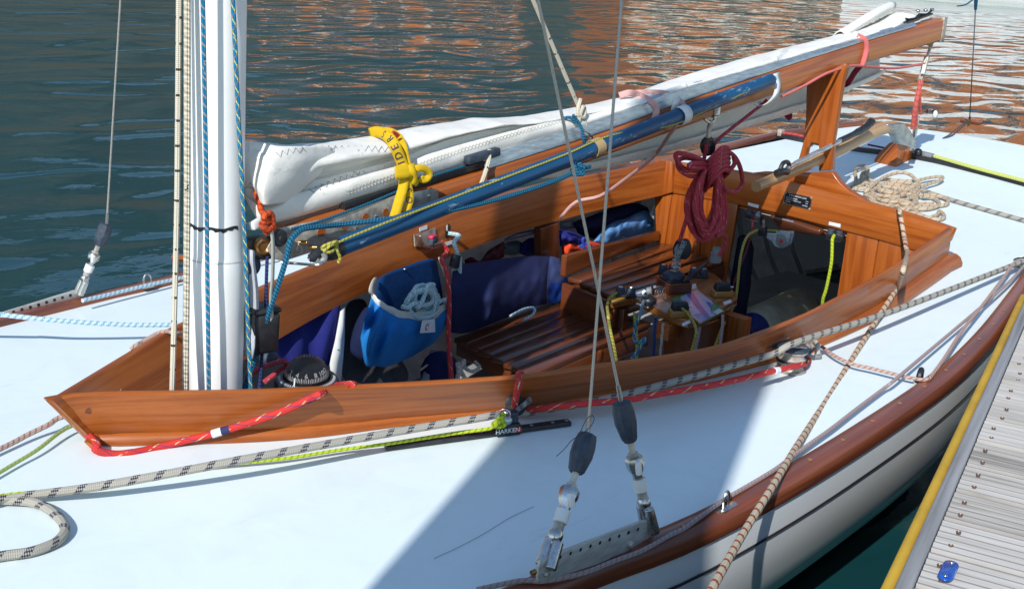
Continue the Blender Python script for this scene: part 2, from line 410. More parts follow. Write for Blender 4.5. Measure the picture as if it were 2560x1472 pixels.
R_DRED = rope('dark_red_cord', (.16, .02, .03), (.3, .1, .1), .01, .2, .3, .004)
WIRE = simple('stay_wire', (.30, .30, .29), .38, .8, vs=400, var=.3)
WIREW = simple('pale_stay_wire', (.42, .40, .36), .45, .5, vs=400, var=.2)
def ropeobj(name, path, wpx, mtl, label, cat='rope', group=None, n=8, seg=6, r=None, parent=None, whip=None):
    pth = cat_(path, seg) if seg else [V(p) for p in path]
    R = r if r else [wr(p, wpx) for p in pth]
    if isinstance(R, list):
        a = sum(R)/len(R); R = a
    o = M().tube(pth, R, n).build(name, mtl, parent)
    if parent is None: tag(o, label, cat, group)
    return o
cat_ = cat
# ---------------------------------------------------------------- light, sky, water
AZ, EL = math.radians(19.5), math.radians(37)
SD = V((math.cos(AZ)*math.cos(EL), math.sin(AZ)*math.cos(EL), -math.sin(EL)))   # the way the sunlight travels
sun = bpy.data.objects.new('sun', bpy.data.lights.new('sun', 'SUN')); COL.objects.link(sun)
sun.data.energy = 4.7; sun.data.angle = math.radians(.53); sun.data.color = (1, .97, .92)
sun.rotation_euler = SD.to_track_quat('-Z', 'Y').to_euler(); sun.location = (-6, -3, 8)
w = bpy.data.worlds.new('World'); sc.world = w; w.use_nodes = True
nt = w.node_tree; bg = nt.nodes['Background']; sky = nt.nodes.new('ShaderNodeTexSky'); sky.sky_type = 'NISHITA'
sky.sun_disc = False; sky.sun_elevation = EL; sky.sun_rotation = math.atan2(-SD.x, -SD.y); sky.air_density = 1.3; sky.dust_density = 0.0; sky.ozone_density = 2.0
nt.links.new(sky.outputs[0], bg.inputs[0]); bg.inputs[1].default_value = .148
sc.view_settings.view_transform = 'Standard'; sc.view_settings.look = 'None'; sc.view_settings.exposure = 0; sc.view_settings.gamma = 1
def water_mat():
    m, nt, b = mat('harbour_water'); co = coords(nt, 'Object')
    b.inputs['Base Color'].default_value = (.006, .042, .050, 1); b.inputs['Roughness'].default_value = .03; b.inputs['IOR'].default_value = 1.333
    big = noise(nt, mapping(nt, co, (.38, .55, 1), rot=(0, 0, .75)), 1.0, 1, .5, .5)
    med = noise(nt, mapping(nt, co, (1.0, 1.55, 1), rot=(0, 0, .62)), 1.0, 1, .4, .8)
    fin = noise(nt, mapping(nt, co, (3.0, 4.2, 1), rot=(0, 0, .7)), 1.0, 1, .4, .6)
    rip = noise(nt, mapping(nt, co, (9, 13, 1), rot=(0, 0, .6)), 1.0, 2, .5, .4)
    sp = nd(nt, 'ShaderNodeSeparateXYZ'); lk(nt, co, sp.inputs[0])
    # sheltered smooth water beside the pontoon and ahead of the boat, livelier farther out
    far = nd(nt, 'ShaderNodeMapRange'); far.inputs[1].default_value = 1.5; far.inputs[2].default_value = 9.0; far.inputs[3].default_value = .10; far.inputs[4].default_value = 1.0
    lk(nt, mth(nt, 'ADD', mth(nt, 'MULTIPLY', sp.outputs[0], .85), mth(nt, 'MULTIPLY', sp.outputs[1], .15)), far.inputs[0])
    h = mth(nt, 'ADD', mth(nt, 'MULTIPLY', big, .28), mth(nt, 'ADD', mth(nt, 'MULTIPLY', med, .22), mth(nt, 'MULTIPLY', mth(nt, 'MULTIPLY', fin, far.outputs[0]), .045)))
    h = mth(nt, 'ADD', h, mth(nt, 'MULTIPLY', rip, .006))
    h = mth(nt, 'MULTIPLY', h, mth(nt, 'MULTIPLY_ADD', far.outputs[0], .65, .35))
    bp = nd(nt, 'ShaderNodeBump'); bp.inputs['Strength'].default_value = 1; bp.inputs['Distance'].default_value = 1.0
    lk(nt, h, bp.inputs['Height']); lk(nt, bp.outputs[0], b.inputs['Normal'])
    return m
WZ = -.45
m = M().grid([[(x, y, WZ) for y in (-150, 0, 250)] for x in (-150, 0, 300)])
o = m.build('water', water_mat(), smooth=False); o['kind'] = 'structure'
# ---------------------------------------------------------------- far quay: brick warehouses whose reflection colours the water
BRICK = simple('orange_brick', (.55, .185, .05), .9, var=.25, vs=3)
BRIKD = simple('dark_brick', (.22, .075, .045), .9, var=.25, vs=3)
STONE = simple('pale_render', (.70, .66, .56), .9, var=.1, vs=2)
SLATE = simple('slate_roof', (.10, .10, .12), .8, var=.3, vs=4)
GLASS = simple('dark_window', (.03, .04, .05), .1, vs=2)
def warehouse(c, ang, L, D_, H, wallm, label, n):
    c = V(c); R = Matrix.Rotation(ang, 3, 'Z'); t = thing('warehouse', label, 'building', c)
    def P(x, y, z): return c+R@V((x, y, z))
    m = M()
    m.box(P(0, D_/2, H/2), (L, D_, H), R); m.build('wall', wallm, t, smooth=False)
    if H > 10:
     pm_ = M().box(P(0, -.06, .8), (L+.2, .3, 1.6), R); pm_.build('plinth', STONE, t, smooth=False)
    r = M(); r.add([P(-L/2-.3, -.4, H), P(L/2+.3, -.4, H), P(L/2+.3, D_+.4, H), P(-L/2-.3, D_+.4, H), P(-L/2-.3, D_/2, H+D_*.3), P(L/2+.3, D_/2, H+D_*.3)],
                   [(0, 1, 5, 4), (2, 3, 4, 5), (0, 4, 3), (1, 2, 5), (0, 3, 2, 1)]); r.build('roof', SLATE, t, smooth=False)
    for k in range(n):
        for q in range(3):
            x = -L/2+L*(k+.5)/n; z = 1.9+q*3.1
            if z+1 > H: continue
            f = M(); f.box(P(x, -.03, z), (1.5, .12, 2.0), R); f = f.build('window', STONE, t, smooth=False)
            g = M(); g.box(P(x, -.11, z), (1.2, .06, 1.7), R); g.build('pane', GLASS, f, smooth=False)
    return t
nz0 = lambda v: math.sin(v)*.6+math.sin(v*2.3+1)*.4
def quay():
    m = M(); d = V((.74, -.67, 0)).normalized()
    c = V((46, 33, -.2)); R = Matrix.Rotation(math.atan2(d.y, d.x), 3, 'Z')
    m.box(c+R@V((0, 6, 0)), (150, 16, 1.6), R)
    o = m.build('quay', simple('quay_stone', (.055, .060, .048), .9, vs=1), smooth=False); o['kind'] = 'structure'
    a = math.atan2(d.y, d.x)
    warehouse(V((58, 20, .6)), a, 34, 14, 11.5, BRICK, 'tall orange brick warehouse on the far quay at the right', 10)
    warehouse(V((37, 38.5, .6)), a, 12, 10, 3.1, BRICK, 'middling orange brick warehouse on the far quay left of the tall one', 5)
    hm = M(); rows = []
    for i in range(61):
        an = math.radians(-10+120*i/60); h = 66+12*nz0(i*.31)+3*nz0(i*.9+7)
        q = V((math.cos(an), math.sin(an), 0)); rows.append([q*135+V((0, 0, -2)), q*150+V((0, 0, h*.55)), q*185+V((0, 0, h)), q*230+V((0, 0, h*1.05))])
    hm.grid(rows); o = hm.build('unseen_hills', simple('added_hill', (.045, .060, .055), .95, var=.5, vs=.12)); o['kind'] = 'structure'  # unseen far shore, added and raised to darken the water's reflection
quay()
# ---------------------------------------------------------------- pontoon on the port side
def pontoon():
    DZ = .10; a, b = pz(2232, 1472, DZ), pz(2566, 740, DZ); d = (b-a).normalized(); nrm = V((d.y, -d.x, 0))   # outward from the boat
    R = frame(d, (0, 0, 1))
    t = thing('pontoon', 'weathered grey slatted pontoon with yellow edge strip beside the white hull', 'pontoon', a+d*1.5+nrm*.8+V((0, 0, -.35)))
    o = a
    m = M(); pw = (pz(2377, 1284, DZ)-pz(2342, 1361, DZ)).length; n = int(((b-a).length+.06)/pw); FL = (b-a).length+.06; k0 = (pz(2377, 1284, DZ)-a).dot(d) % pw-pw*.2
    rows = []
    # ribbed deck boards run across the pontoon
    for k in range(-26, n):
        x0 = k*pw+k0; dz = random.uniform(-.0015, .0015); tt = random.random()*50
        prof = []
        for q in range(12):
            xx = x0+.004+(pw-.008)*q/11; prof.append((xx, -.0032*(q % 2)+dz))
        prof = [(x0+.003, -.022)]+prof+[(x0+pw-.003, -.022)]
        vs = []; uv = []; fs = []
        for yy, (s, e) in enumerate(((.027, 0), (1.75, 0))):
            for (xx, zz) in prof: vs.append(o+d*xx+nrm*s+V((0, 0, zz+.004))); uv.append((s+tt, xx+k*.37))
        L = len(prof)
        for q in range(L-1): fs.append((q, q+1, L+q+1, L+q))
        fs.append(tuple(range(L))); m.add(vs, fs, uv)
    pm, nt, bs = mat('weathered_board'); co = coords(nt, 'UV')
    g = noise(nt, mapping(nt, co, (2.5, 60, 1)), 1.0, 5, .65); g2 = noise(nt, mapping(nt, co, (5, 190, 1)), 1.0, 3, .6); g3 = noise(nt, mapping(nt, co, (.6, 6, 1)), 1.0, 1)
    f = mth(nt, 'ADD', mth(nt, 'MULTIPLY', g, .46), mth(nt, 'ADD', mth(nt, 'MULTIPLY', g2, .24), mth(nt, 'MULTIPLY', g3, .42)))
    lk(nt, ramp(nt, f, [(.36, (.15, .135, .12)), (.50, (.36, .335, .305)), (.74, (.55, .53, .505))]), bs.inputs['Base Color']); bs.inputs['Roughness'].default_value = .85
    bump(nt, g2, bs, .4, .002)
    m.build('decking', pm, t, smooth=False)
    f = M(); f.box(o+d*(FL/2-1.4)+nrm*.013+V((0, 0, -.045)), (FL+2.8, .024, .10), R)
    f.build('edge_beam', wood('grey_timber', (.16, .16, .16), (.27, .27, .275), (.38, .38, .39), 1.2, 24, 0, .85, 3), t, bevel=.005)
    f = M(); f.box(o+d*(FL/2-1.4)+nrm*(-.010)+V((0, 0, -.024)), (FL+2.8, .020, .03), R)
    f.build('edge_strip', simple('yellow_edge_strip', (.62, .38, .035), .6, var=.15, vs=12), t, bevel=.008)
    f = M(); f.box(o+d*(FL/2-1.4)+nrm*.9+V((0, 0, -.32)), (FL+2.6, 1.6, .44), R); f.build('float', simple('dark_float', (.03, .035, .035), .8, vs=5), t, smooth=False)
    s = M()
    for k in range(-8, n):
        for e in (pw*.20, pw*.61):
            for off in (.052, .9):
                c = o+d*(k*pw+k0+e+random.uniform(-.006, .006))+nrm*(off+random.uniform(-.006, .006))+V((0, 0, .0045))
                s.lathe(c, (0, 0, 1), [(.0036, -.004), (.0042, .0008), (.0032, .0012), (.0020, -.0008), (0, -.0008)], 8)
    s = s.build('screw', simple('rusty_screw', (.20, .14, .12), .5, .6, vs=200), t); s['kind'] = 'stuff'
    c = pz(2370, 1430, DZ+.006)
    dd = (pz(2384, 1402, DZ)-pz(2356, 1460, DZ)).normalized()
    th = thing('reflector', 'blue capsule shaped reflector lying on the grey pontoon boards', 'reflector', c-V((0, 0, .002)))
    pr = lambda L, W, z0, z1, s0: [c+dd*(L*math.cos(q)*1.0+(.020 if math.cos(q) > 0 else -.020))+V((-dd.y, dd.x, 0))*W*math.sin(q)+V((0, 0, z0)) for q in [2*math.pi*i/24 for i in range(24)]]
    M().poly(pr(.013, .0115, 0, 0, 0), (0, 0, .006)).build('body', simple('blue_glass', (.012, .07, .36), .15, coat=.6, vs=200, var=.5), th, bevel=.003)
    b = M()
    for s_ in (-1, 1): b.ball(c+dd*s_*.024+V((0, 0, .006)), (.0035, .002), 10)
    b.build('stud', SS, th)
    return t
pontoon()
def far_yacht():
    A, B = pz(2105, -14, WZ), pz(2760, 36, WZ); dv = (B-A); L = dv.length; dv.normalize(); nv = V((-dv.y, dv.x, 0)); nv = nv if nv.dot(CP-A) > 0 else -nv
    t = thing('moored_yacht', 'white hulled yacht moored far off beyond the stern', 'yacht', A.lerp(B, .5)-nv*1.2)
    rows = []
    for i in range(31):
        s = i/30; hb = 1.25*math.sin(math.pi*min(1, .06+s*.9))**.6; c = A+dv*L*s-nv*1.25
        rows.append([c+nv*hb*k+V((0, 0, z)) for k, z in ((.55, -.3), (.86, .0), (.97, .35), (1.0, .8), (.98, 1.05), (0, 1.12), (-.98, 1.05), (-1, .8), (-.97, .35), (-.86, 0), (-.55, -.3))])
    M().grid(rows).build('hull', simple('white_gelcoat', (.82, .83, .82), .3, vs=3, var=.03), t)
    M().grid([[r[0]+nv*.0, r[1]+nv*.015-V((0, 0, .02)), r[1]+nv*.02+V((0, 0, .06))] for r in rows]).build('boot_stripe', simple('pale_stripe', (.45, .50, .46), .5), t)
    M().box(A+dv*L*.5-nv*1.25+V((0, 0, 1.3)), (L*.35, 1.3, .45), frame(dv, (0, 0, 1))).build('cabin', WHT, t, bevel=.1)
far_yacht()
# unseen post added ahead of the boat to throw the side deck's broad shade
def shade_post():
    h = 3.28; k = h/math.tan(EL); xs_ = -1.95+k*math.cos(AZ); ty = -.675+(xs_-.35)*.404-k*math.sin(AZ); by = -.675-2.3*.404
    tp = V((-1.95, ty, h)); b = V((-1.95, by-(ty-by)/h*.9, -.9)); ax = (tp-b).normalized(); L = (tp-b).length
    t = thing('unseen_shade_post', 'tall round leaning post out of view, added to shade the side deck', 'added shade post', b)
    M().lathe(b, ax, [(.225, 0), (.225, L)], 40).build('post', simple('shade_post_timber', (.06, .045, .03), .9, var=.4, vs=20), t)
    M().lathe(tp, ax, [(.231, -.05), (.232, .0), (.15, .02), (0, .03)], 40).build('cap', WHT, t)
shade_post()
# ---------------------------------------------------------------- the boat
BOAT = thing('sailboat', 'white wooden sailboat with varnished coaming moored in the foreground', 'sailboat', (.8, 0, WZ))
DEPTHS = [(1.0, 0), (1.003, .05), (1.0, .11), (.985, .19), (.94, .28), (.86, .37), (.74, .46), (.58, .55), (.35, .63), (0, .68)]
def hpt(x, side, k, d):
    b = (rp(x) if side < 0 else rs(x)); zr = sheer(x); mid = (rp(x)+rs(x))/2
    return V((x+d*.0, mid+(b-mid)*k, zr-.004-d*(zr+.45)/.46))
xs = [-2.4+6.35*i/90 for i in range(91)]
rows = [[hpt(x, -1, k, d) for k, d in DEPTHS]+[hpt(x, 1, k, d) for k, d in DEPTHS[::-1][1:]] for x in xs]
m = M().grid(rows); n = len(rows[0])
m.add(rows[-1], [tuple(range(n))])
HULL = m.build('hull', HU, BOAT)
for s in (-1, 1):
    c = M().grid([[hpt(x, s, 1.004+.0, .070)+V((0, s*.003, 0)), hpt(x, s, 1.003, .0775)+V((0, s*.003, 0))] for x in xs])
    c.build('cove_line', simple('brown_cove_line', (.06, .045, .045), .5), HULL)
def rail(side):
    b = rp if side < 0 else rs; R_ = []
    for x in xs:
        e = .01; t = V((2*e, b(x+e)-b(x-e), 0)).normalized(); nn = V((-t.y, t.x, 0)); nn = nn if nn.y*side < 0 else -nn   # inward
        p = V((x, b(x), sheer(x))); h = [(-.007, -.020), (-.010, -.006), (-.006, .010), (.004, .017), (.028, .019), (.040, .015), (.042, .0)]
        R_.append([p+nn*o+V((0, 0, z)) for o, z in h]+[p+nn*.02+V((0, 0, -.02)), p+nn*-.007+V((0, 0, -.020))])
    return M().grid(R_).build('toe_rail', WR, BOAT, ang=50)
rail(-1); rail(1)
# bungs in the rail
BUNG = simple('pale_bung', (.34, .16, .07), .4)
for i in range(20):
    x = -.1+i*.135; p = V((x, rp(x)+.018, sheer(x)+.0185)); M().cyl(p, p+V((0, 0, .0012)), .005, n=10).build('bung', BUNG, BOAT)
# coaming curves
PT = [(-.327, .052), (-.259, .031), (-.058, -.127), (.11, -.241), (.399, -.421), (.577, -.495), (.753, -.570), (.913, -.610), (1.183, -.628), (1.334, -.625), (1.652, -.612), (1.944, -.585), (2.231, -.555)]
PB_ = [(-.238, .05), (.034, -.148), (.261, -.254), (.485, -.368), (.7, -.445), (.891, -.507), (1.1, -.556), (1.289, -.588), (1.65, -.60), (1.94, -.58), (2.231, -.555)]
ST_ = [(-.327, .052), (-.08, .182), (.043, .244), (.135, .278), (.367, .362), (.583, .425), (.9, .512), (1.2, .575), (1.5, .612), (1.754, .620), (2.002, .60), (2.2, .575), (2.347, .548)]
SB_ = [(-.238, .05), (0, .16), (.362, .319), (.727, .450), (1.16, .552), (1.5, .602), (1.8, .607), (2.1, .588), (2.347, .555)]
def cz(pts, h, n=60):
    c = resample(cat([(a, b, 0) for a, b in pts], 8), n)
    return [V((p.x, p.y, (sheer(p.x) if h else deckz(p.x, p.y))+h)) for p in c]
CT, CB = .1252, 0.0
pT, pB, sT, sB = cz(PT, CT), cz(PB_, 0), cz(ST_, CT), cz(SB_, 0)
def coaming(T, B, side, n):
    R_ = []
    for i in range(n):
        t = (T[min(i+1, n-1)]-T[max(0, i-1)]).normalized(); nn = V((-t.y, t.x, 0)); nn = nn if nn.y*side < 0 else -nn
        th = .017
        b0 = B[i]-V((0, 0, .012)); b1 = b0+nn*th
        R_.append([b0, B[i].lerp(T[i], .5)-nn*.002, T[i]-V((0, 0, .004)), T[i]+nn*.004, T[i]+nn*(th-.004), T[i]+nn*th-V((0, 0, .004)), b1, b0])
    m = M().grid(R_); m.add(R_[0], [tuple(range(8))]); m.add(R_[-1], [tuple(range(8))])
    return m.build('coaming', WD, BOAT, ang=50)
COP = coaming(pT, pB, -1, 60); COS = coaming(sT, sB, 1, 60)
def moulding(B, side, r):
    R_ = []; n = len(B)
    for i in range(n):
        t = (B[min(i+1, n-1)]-B[max(0, i-1)]).normalized(); nn = V((-t.y, t.x, 0)); nn = -nn if nn.y*side < 0 else nn
        k = r(i/(n-1))
        p = B[i]+V((0, 0, .001))
        R_.append([p+nn*k, p+nn*k*1.02+V((0, 0, k*.35)), p+nn*k*.75+V((0, 0, k*.85)), p+nn*k*.3+V((0, 0, k*1.1)), p-nn*.002+V((0, 0, k*1.12))])
    m = M().grid(R_); m.add(R_[0], [tuple(range(5))]); m.add(R_[-1], [tuple(range(5))[::-1]])
    return m.build('moulding', WD, BOAT)
pBx = [V((-.275, .02, pB[0].z))]+pB[:-1]+[V((2.262, -.560, pB[-1].z))]
moulding(pBx, -1, lambda s: .020+.012*max(0, s-.55)/.45); moulding(sB, 1, lambda s: .02)
# deck
def deckp(x, y): return V((x, y, deckz(x, y)))
def strip(inner, side):
    R_ = []; n = len(inner)
    for i, p in enumerate(inner):
        xo = -.3+(2.3+.3)*i/(n-1); b = rp(xo) if side < 0 else rs(xo)
        R_.append([deckp(p.x+(xo-p.x)*k, p.y+(b-side*.012-p.y)*k) for k in [q/10 for q in range(11)]])
    return R_
dm = M()
A = strip(pB, -1); B_ = strip(sB, 1)
dm.grid(A); dm.grid(B_)
fx = [-2.4+2.1*i/24 for i in range(25)]
for side in (-1, 1):
    R_ = []
    for x in fx:
        b = rp(x) if side < 0 else rs(x)
        x1 = x if x < -.31 else -.238
        R_.append([deckp(x1+(x-x1)*k, .05+(b-side*.012-.05)*k) for k in [q/10 for q in range(11)]])
    dm.grid(R_)
edge = [A[-1][10-q] for q in range(11)]+[deckp(2.304+.1*y, y) for y in [-.5+1.0*q/10 for q in range(11)]]+[B_[-1][q] for q in range(11)]
R_ = []
for i, p in enumerate(edge):
    b0, b1 = rp(3.95)+.012, rs(3.95)-.012; ye = b0+(b1-b0)*i/(len(edge)-1)
    q = [p.lerp(V((3.95+.06*(1-((ye-.06)/.6)**2), ye, 0)), k/14) for k in range(15)]
    R_.append([V((z.x, z.y, deckz(min(z.x, 3.95), z.y))) for z in q])
dm.grid(R_)
DECK = dm.build('deck', DK, BOAT, ang=60)
crk = [pd(u, v, .0012) for u, v in ((1085, 1395), (1150, 1365), (1215, 1330), (1275, 1293), (1335, 1265))]
M().tube(cat(crk, 4), .00035, 4).build('crack', simple('deck_crack', (.10, .12, .13), .8), DECK)
tr = []
for y in [-.46+1.05*q/16 for q in range(17)]:
    tr.append((3.95+.06*(1-((y-.06)/.6)**2), y))
m = M().grid([[V((x, y, deckz(3.95, y)+.004)), V((x+.015, y, deckz(3.95, y)-.02)), V((x-.04, y*.95, -.2))] for x, y in tr]); m.build('transom', HU, BOAT)
# aft bulkhead, with the lazarette opening
top = [(2385, 572), (2352, 560), (2270, 533), (2188, 511), (2136, 497), (2060, 478), (1987, 458), (1930, 444), (1870, 432), (1780, 418), (1688, 405)]
bot = [(1679, 483), (1823, 507), (1940, 532), (2068, 566), (2119, 580), (2210, 604), (2298, 630), (2372, 604)]
ab = M().poly([pb(*q) for q in top+bot], (.022, -.0022, 0), uvx=(.1, 1, 0), uvy=(0, 0, 1)).build('aft_coaming', WO, BOAT, bevel=.003)
ab_t = pb(2350, 560, .0)
M().poly([pb(*q, -.006) for q in ((1679, 470), (1752, 481), (1745, 760), (1655, 760), (1655, 600))], (.014, -.0014, 0), uvx=(0, 0, 1), uvy=(.1, 1, 0)).build('bulkhead_plank', WO, BOAT, bevel=.0015)
M().poly([pb(*q, -.006) for q in ((1754, 481), (1846, 499), (1828, 610), (1808, 720), (1798, 900), (1747, 860))], (.014, -.0014, 0), uvx=(0, 0, 1), uvy=(.1, 1, 0)).build('bulkhead_plank', WO, BOAT, bevel=.0015)
M().poly([pb(*q, -.006) for q in ((2120, 566), (2197, 587), (2176, 717), (2170, 830), (2070, 880), (2092, 745))], (.014, -.0014, 0), uvx=(0, 0, 1), uvy=(.1, 1, 0)).build('bulkhead_plank', WO, BOAT, bevel=.0015)
M().poly([pb(*q, -.006) for q in ((2199, 587), (2345, 626), (2345, 760), (2172, 850), (2178, 717))], (.014, -.0014, 0), uvx=(0, 0, 1), uvy=(.1, 1, 0)).build('bulkhead_plank', WO, BOAT, bevel=.0015)
bm = M().poly([pb(*q, -.03) for q in ((1838, 488), (2124, 556), (2120, 602), (2060, 585), (1990, 566), (1925, 546), (1842, 524))], (.03, -.003, 0), uvx=(.1, 1, 0)).build('deck_beam', WD, BOAT, bevel=.003)
kn = M().poly([pb(*q, .0) for q in ((1921, 537), (2000, 556), (2052, 574), (2048, 590), (1975, 581), (1945, 572))], (.06, -.006, 0), uvx=(.1, 1, 0)).build('knee_block', WS, BOAT, bevel=.008)
cp = M(); cp.poly([px(*q, 2.322) for q in ((1638, 398), (1679, 405), (1679, 482), (1652, 490), (1638, 480))], (.03, 0, 0), uvx=(0, 0, 1)); cp.build('corner_post', WO, BOAT, bevel=.004)
cp = M(); cp.poly([px(*q, 2.335) for q in ((1636, 489), (1679, 485), (1661, 612), (1640, 607))], (.02, 0, 0), uvx=(0, 0, 1)); cp.build('corner_post', WO, BOAT, bevel=.003)
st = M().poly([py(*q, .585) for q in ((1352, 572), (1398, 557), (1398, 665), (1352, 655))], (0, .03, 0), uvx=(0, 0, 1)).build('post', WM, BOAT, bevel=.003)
# sole and linings
so = M().grid([[V((x, rp(x)*.80, -.425)), V((x, 0, -.43)), V((x, rs(x)*.80, -.425))] for x in [-.9+4.4*i/20 for i in range(21)]])
so.build('sole', GREY, BOAT)
ln = M()
for s in (-1, 1): ln.grid([[hpt(x, s, k*.965, d+.012)+V((0, 0, .0)) for k, d in DEPTHS[:8]] for x in [-.8+4.4*i/30 for i in range(31)]])
ln.build('hull_lining', INS, BOAT)
for i, x in enumerate([2.45+.16*i for i in range(8)]):
    M().tube([hpt(x, -1, k*.955, d+.012) for k, d in DEPTHS[:8]]+[hpt(x, 1, k*.955, d+.012) for k, d in DEPTHS[:8][::-1]], .011, 6).build('rib', GREY, BOAT)
# starboard benches
def bench(bl, fl, br, fr_, z, n, nm):
    bl, fl, br, fr_ = [V((*p, z)) for p in (bl, fl, br, fr_)]
    t = M()
    b = t; 
    w0 = (fl-bl).length/n
    out = []
    for k in range(n):
        a = bl.lerp(fl, (k+.5)/n); c = br.lerp(fr_, (k+.5)/n)
        out.append(M().bar(a, c, w0*.92, .016).build('slat', WS, BOAT, bevel=.004))
    f = M()
    f.bar(bl+V((.02, 0, -.03)), fl+V((.02, 0, -.03)), .022, .042); f.bar(fl+V((0, .012, -.04)), fr_+V((0, .012, -.04)), .018, .06)
    f.bar(bl.lerp(br, .55)+V((0, 0, -.025)), fl.lerp(fr_, .55)+V((0, 0, -.025)), .02, .032)
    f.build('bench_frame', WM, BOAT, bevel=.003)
bench((1.166, .455), (1.097, .105), (1.80, .51), (1.75, .16), -.2, 6, 'a')
bench((1.672, .437), (1.62, .215), (2.32, .52), (2.28, .22), -.1, 4, 'b')
M().poly([py(*q, .46) for q in ((1412, 655), (1500, 640), (1430, 705), (1412, 700))], (0, .02, 0), uvx=(1, 0, 0))
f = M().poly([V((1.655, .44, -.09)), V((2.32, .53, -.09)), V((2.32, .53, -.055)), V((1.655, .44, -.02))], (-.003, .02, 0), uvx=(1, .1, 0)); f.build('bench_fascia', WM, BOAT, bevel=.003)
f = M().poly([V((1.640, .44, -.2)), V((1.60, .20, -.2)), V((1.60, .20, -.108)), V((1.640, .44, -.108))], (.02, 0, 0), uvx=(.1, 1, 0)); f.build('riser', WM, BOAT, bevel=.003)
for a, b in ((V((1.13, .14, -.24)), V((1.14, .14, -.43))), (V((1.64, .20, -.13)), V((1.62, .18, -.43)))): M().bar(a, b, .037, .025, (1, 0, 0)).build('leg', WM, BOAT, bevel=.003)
from mathutils.bvhtree import BVHTree
from mathutils import noise as nz
# ---------------------------------------------------------------- mast (stepped in the boat: a part of it)
MR = .0505
def mastp(z): return V((.015+.016*z, .03, z))
MX = (V((.016, 0, 1))).normalized()
prof = [(.051, -.43), (.051, .0), (.0515, .10), (.053, .22), (.0555, .30), (.0550, .335), (.0530, .345), (.0515, .40), (MR, .44), (MR, 1.2), (.05, 3), (.045, 5), (.036, 7.6), (0, 7.62)]
MAST = M().lathe(mastp(0), MX, prof, 40).build('mast', MASTP, BOAT, ang=60)
seam = M().lathe(mastp(.336), MX, [(.0552, -.001), (.0559, 0), (.0552, .0015)], 40).build('boot_seam', simple('sleeve_edge', (.55, .55, .53), .7), MAST)
tp = M()
T_ = [mastp(.402+.006*math.sin(a*7)*.3)+V((math.cos(a), math.sin(a), 0))*.0522 for a in [math.radians(160+122*i/24) for i in range(25)]]
tp.grid([[p+V((0, 0, -.004-.002*math.sin(i*1.9))), p+V((0, 0, .003))] for i, p in enumerate(T_)])
tp.build('black_tape', BLK, MAST)
slv = M().grid([[mastp(z)+V((.052+.012*math.sin(math.pi*min(1, (z-.13)/.2)), -.02+.02*k, 0)) for k in (-1.5, 0, 1.5)] for z in [.13+.22*i/10 for i in range(11)]]).build('luff_sleeve', simple('sleeve_grey', (.45, .47, .52), .7), MAST, solid=.004)
M().ball(mastp(.315)+V((.062, -.03, 0)), (.016, .02), 14).build('rubber_stop', RUB, MAST)
# winch handle pocket on the aft face of the mast
wp = M(); a0 = mastp(.178)+V((.085, -.035, 0))
wp.box(a0, (.05, .05, .085), frame((1, -.2, 0), (0, 0, 1)), taper=1.1); wp.build('handle_pocket', BLK, BOAT, bevel=.008)
M().box(a0+V((0, 0, .047)), (.056, .056, .010), frame((1, -.2, 0), (0, 0, 1))).build('pocket_rim', BLK, BOAT, bevel=.003)
# ---------------------------------------------------------------- boom
ZB = [(.10, .312), (.15, .318), (.7, .372), (1.13, .42), (1.56, .475), (2.1, .538), (2.5, .592), (3.27, .662)]
ZT = [(.10, .372), (.15, .385), (.5, .418), (.7, .437), (1.13, .486), (1.56, .550), (2.1, .620), (2.5, .667), (3.27, .748)]
ZK = [(.15, .398), (.5, .438), (.78, .470), (1.12, .510), (1.55, .577), (2.2, .645), (2.9, .716), (3.27, .76)]
BW = .0265
boom = thing('boom', 'long varnished wooden boom with alloy track along its top, lying above the cockpit', 'boom', V((1.7, 0, .5)))
xb = [.155+(3.235-.155)*i/40 for i in range(41)]
R_ = []
for x in xb:
    a, b = interp(ZB, x), interp(ZT, x); c = .008
    R_.append([V((x, y, z)) for y, z in ((-BW, a+c), (-BW, b-c), (-BW+c, b), (BW-c, b), (BW, b-c), (BW, a+c), (BW-c, a), (-BW+c, a), (-BW, a+c))])
m = M().grid(R_); m.add(R_[0], [tuple(range(8))]); m.add(R_[-1], [tuple(range(8))[::-1]]); m.build('spar', WB, boom, ang=50)
R_ = []
for x in [.72+(3.0-.72)*i/30 for i in range(31)]:
    b, k = interp(ZT, x), interp(ZK, x)+.006
    R_.append([V((x, y, z)) for y, z in ((-.022, b+.0005), (-.021, b+.006), (-.013, k), (-.004, k+.002), (.004, k+.002), (.013, k), (.021, b+.006), (.022, b+.0005))])
m = M().grid(R_); m.add(R_[-1], [tuple(range(8))]); m.add(R_[0], [tuple(range(8))]); TRK = m.build('track', ALU, boom)
R_ = M()
for i in range(30):
    x = .45+.0095*i
m = M().bar(V((.30, -.01, interp(ZT, .30)+.008)), V((.74, -.01, interp(ZT, .74)+.012)), .018, .014, mi=0); m.build('dark_groove', BLK, boom)
m = M().bar(py(1165, 402, -.02), py(1245, 378, -.02), .02, .02); m.build('slide_block', RUB, boom, bevel=.004)
pl = [(699, 571), (835, 543), (989, 488), (1083, 472), (1093, 477), (1097, 489), (1094, 520), (783, 630), (706, 652), (684, 648), (668, 622), (684, 592)]
PLN = -BW-.003
gp = M().poly([py(*q, PLN) for q in pl], (0, .003, 0), uvx=(1, 0, .1)).build('gooseneck_plate', SSD, boom, bevel=.001)
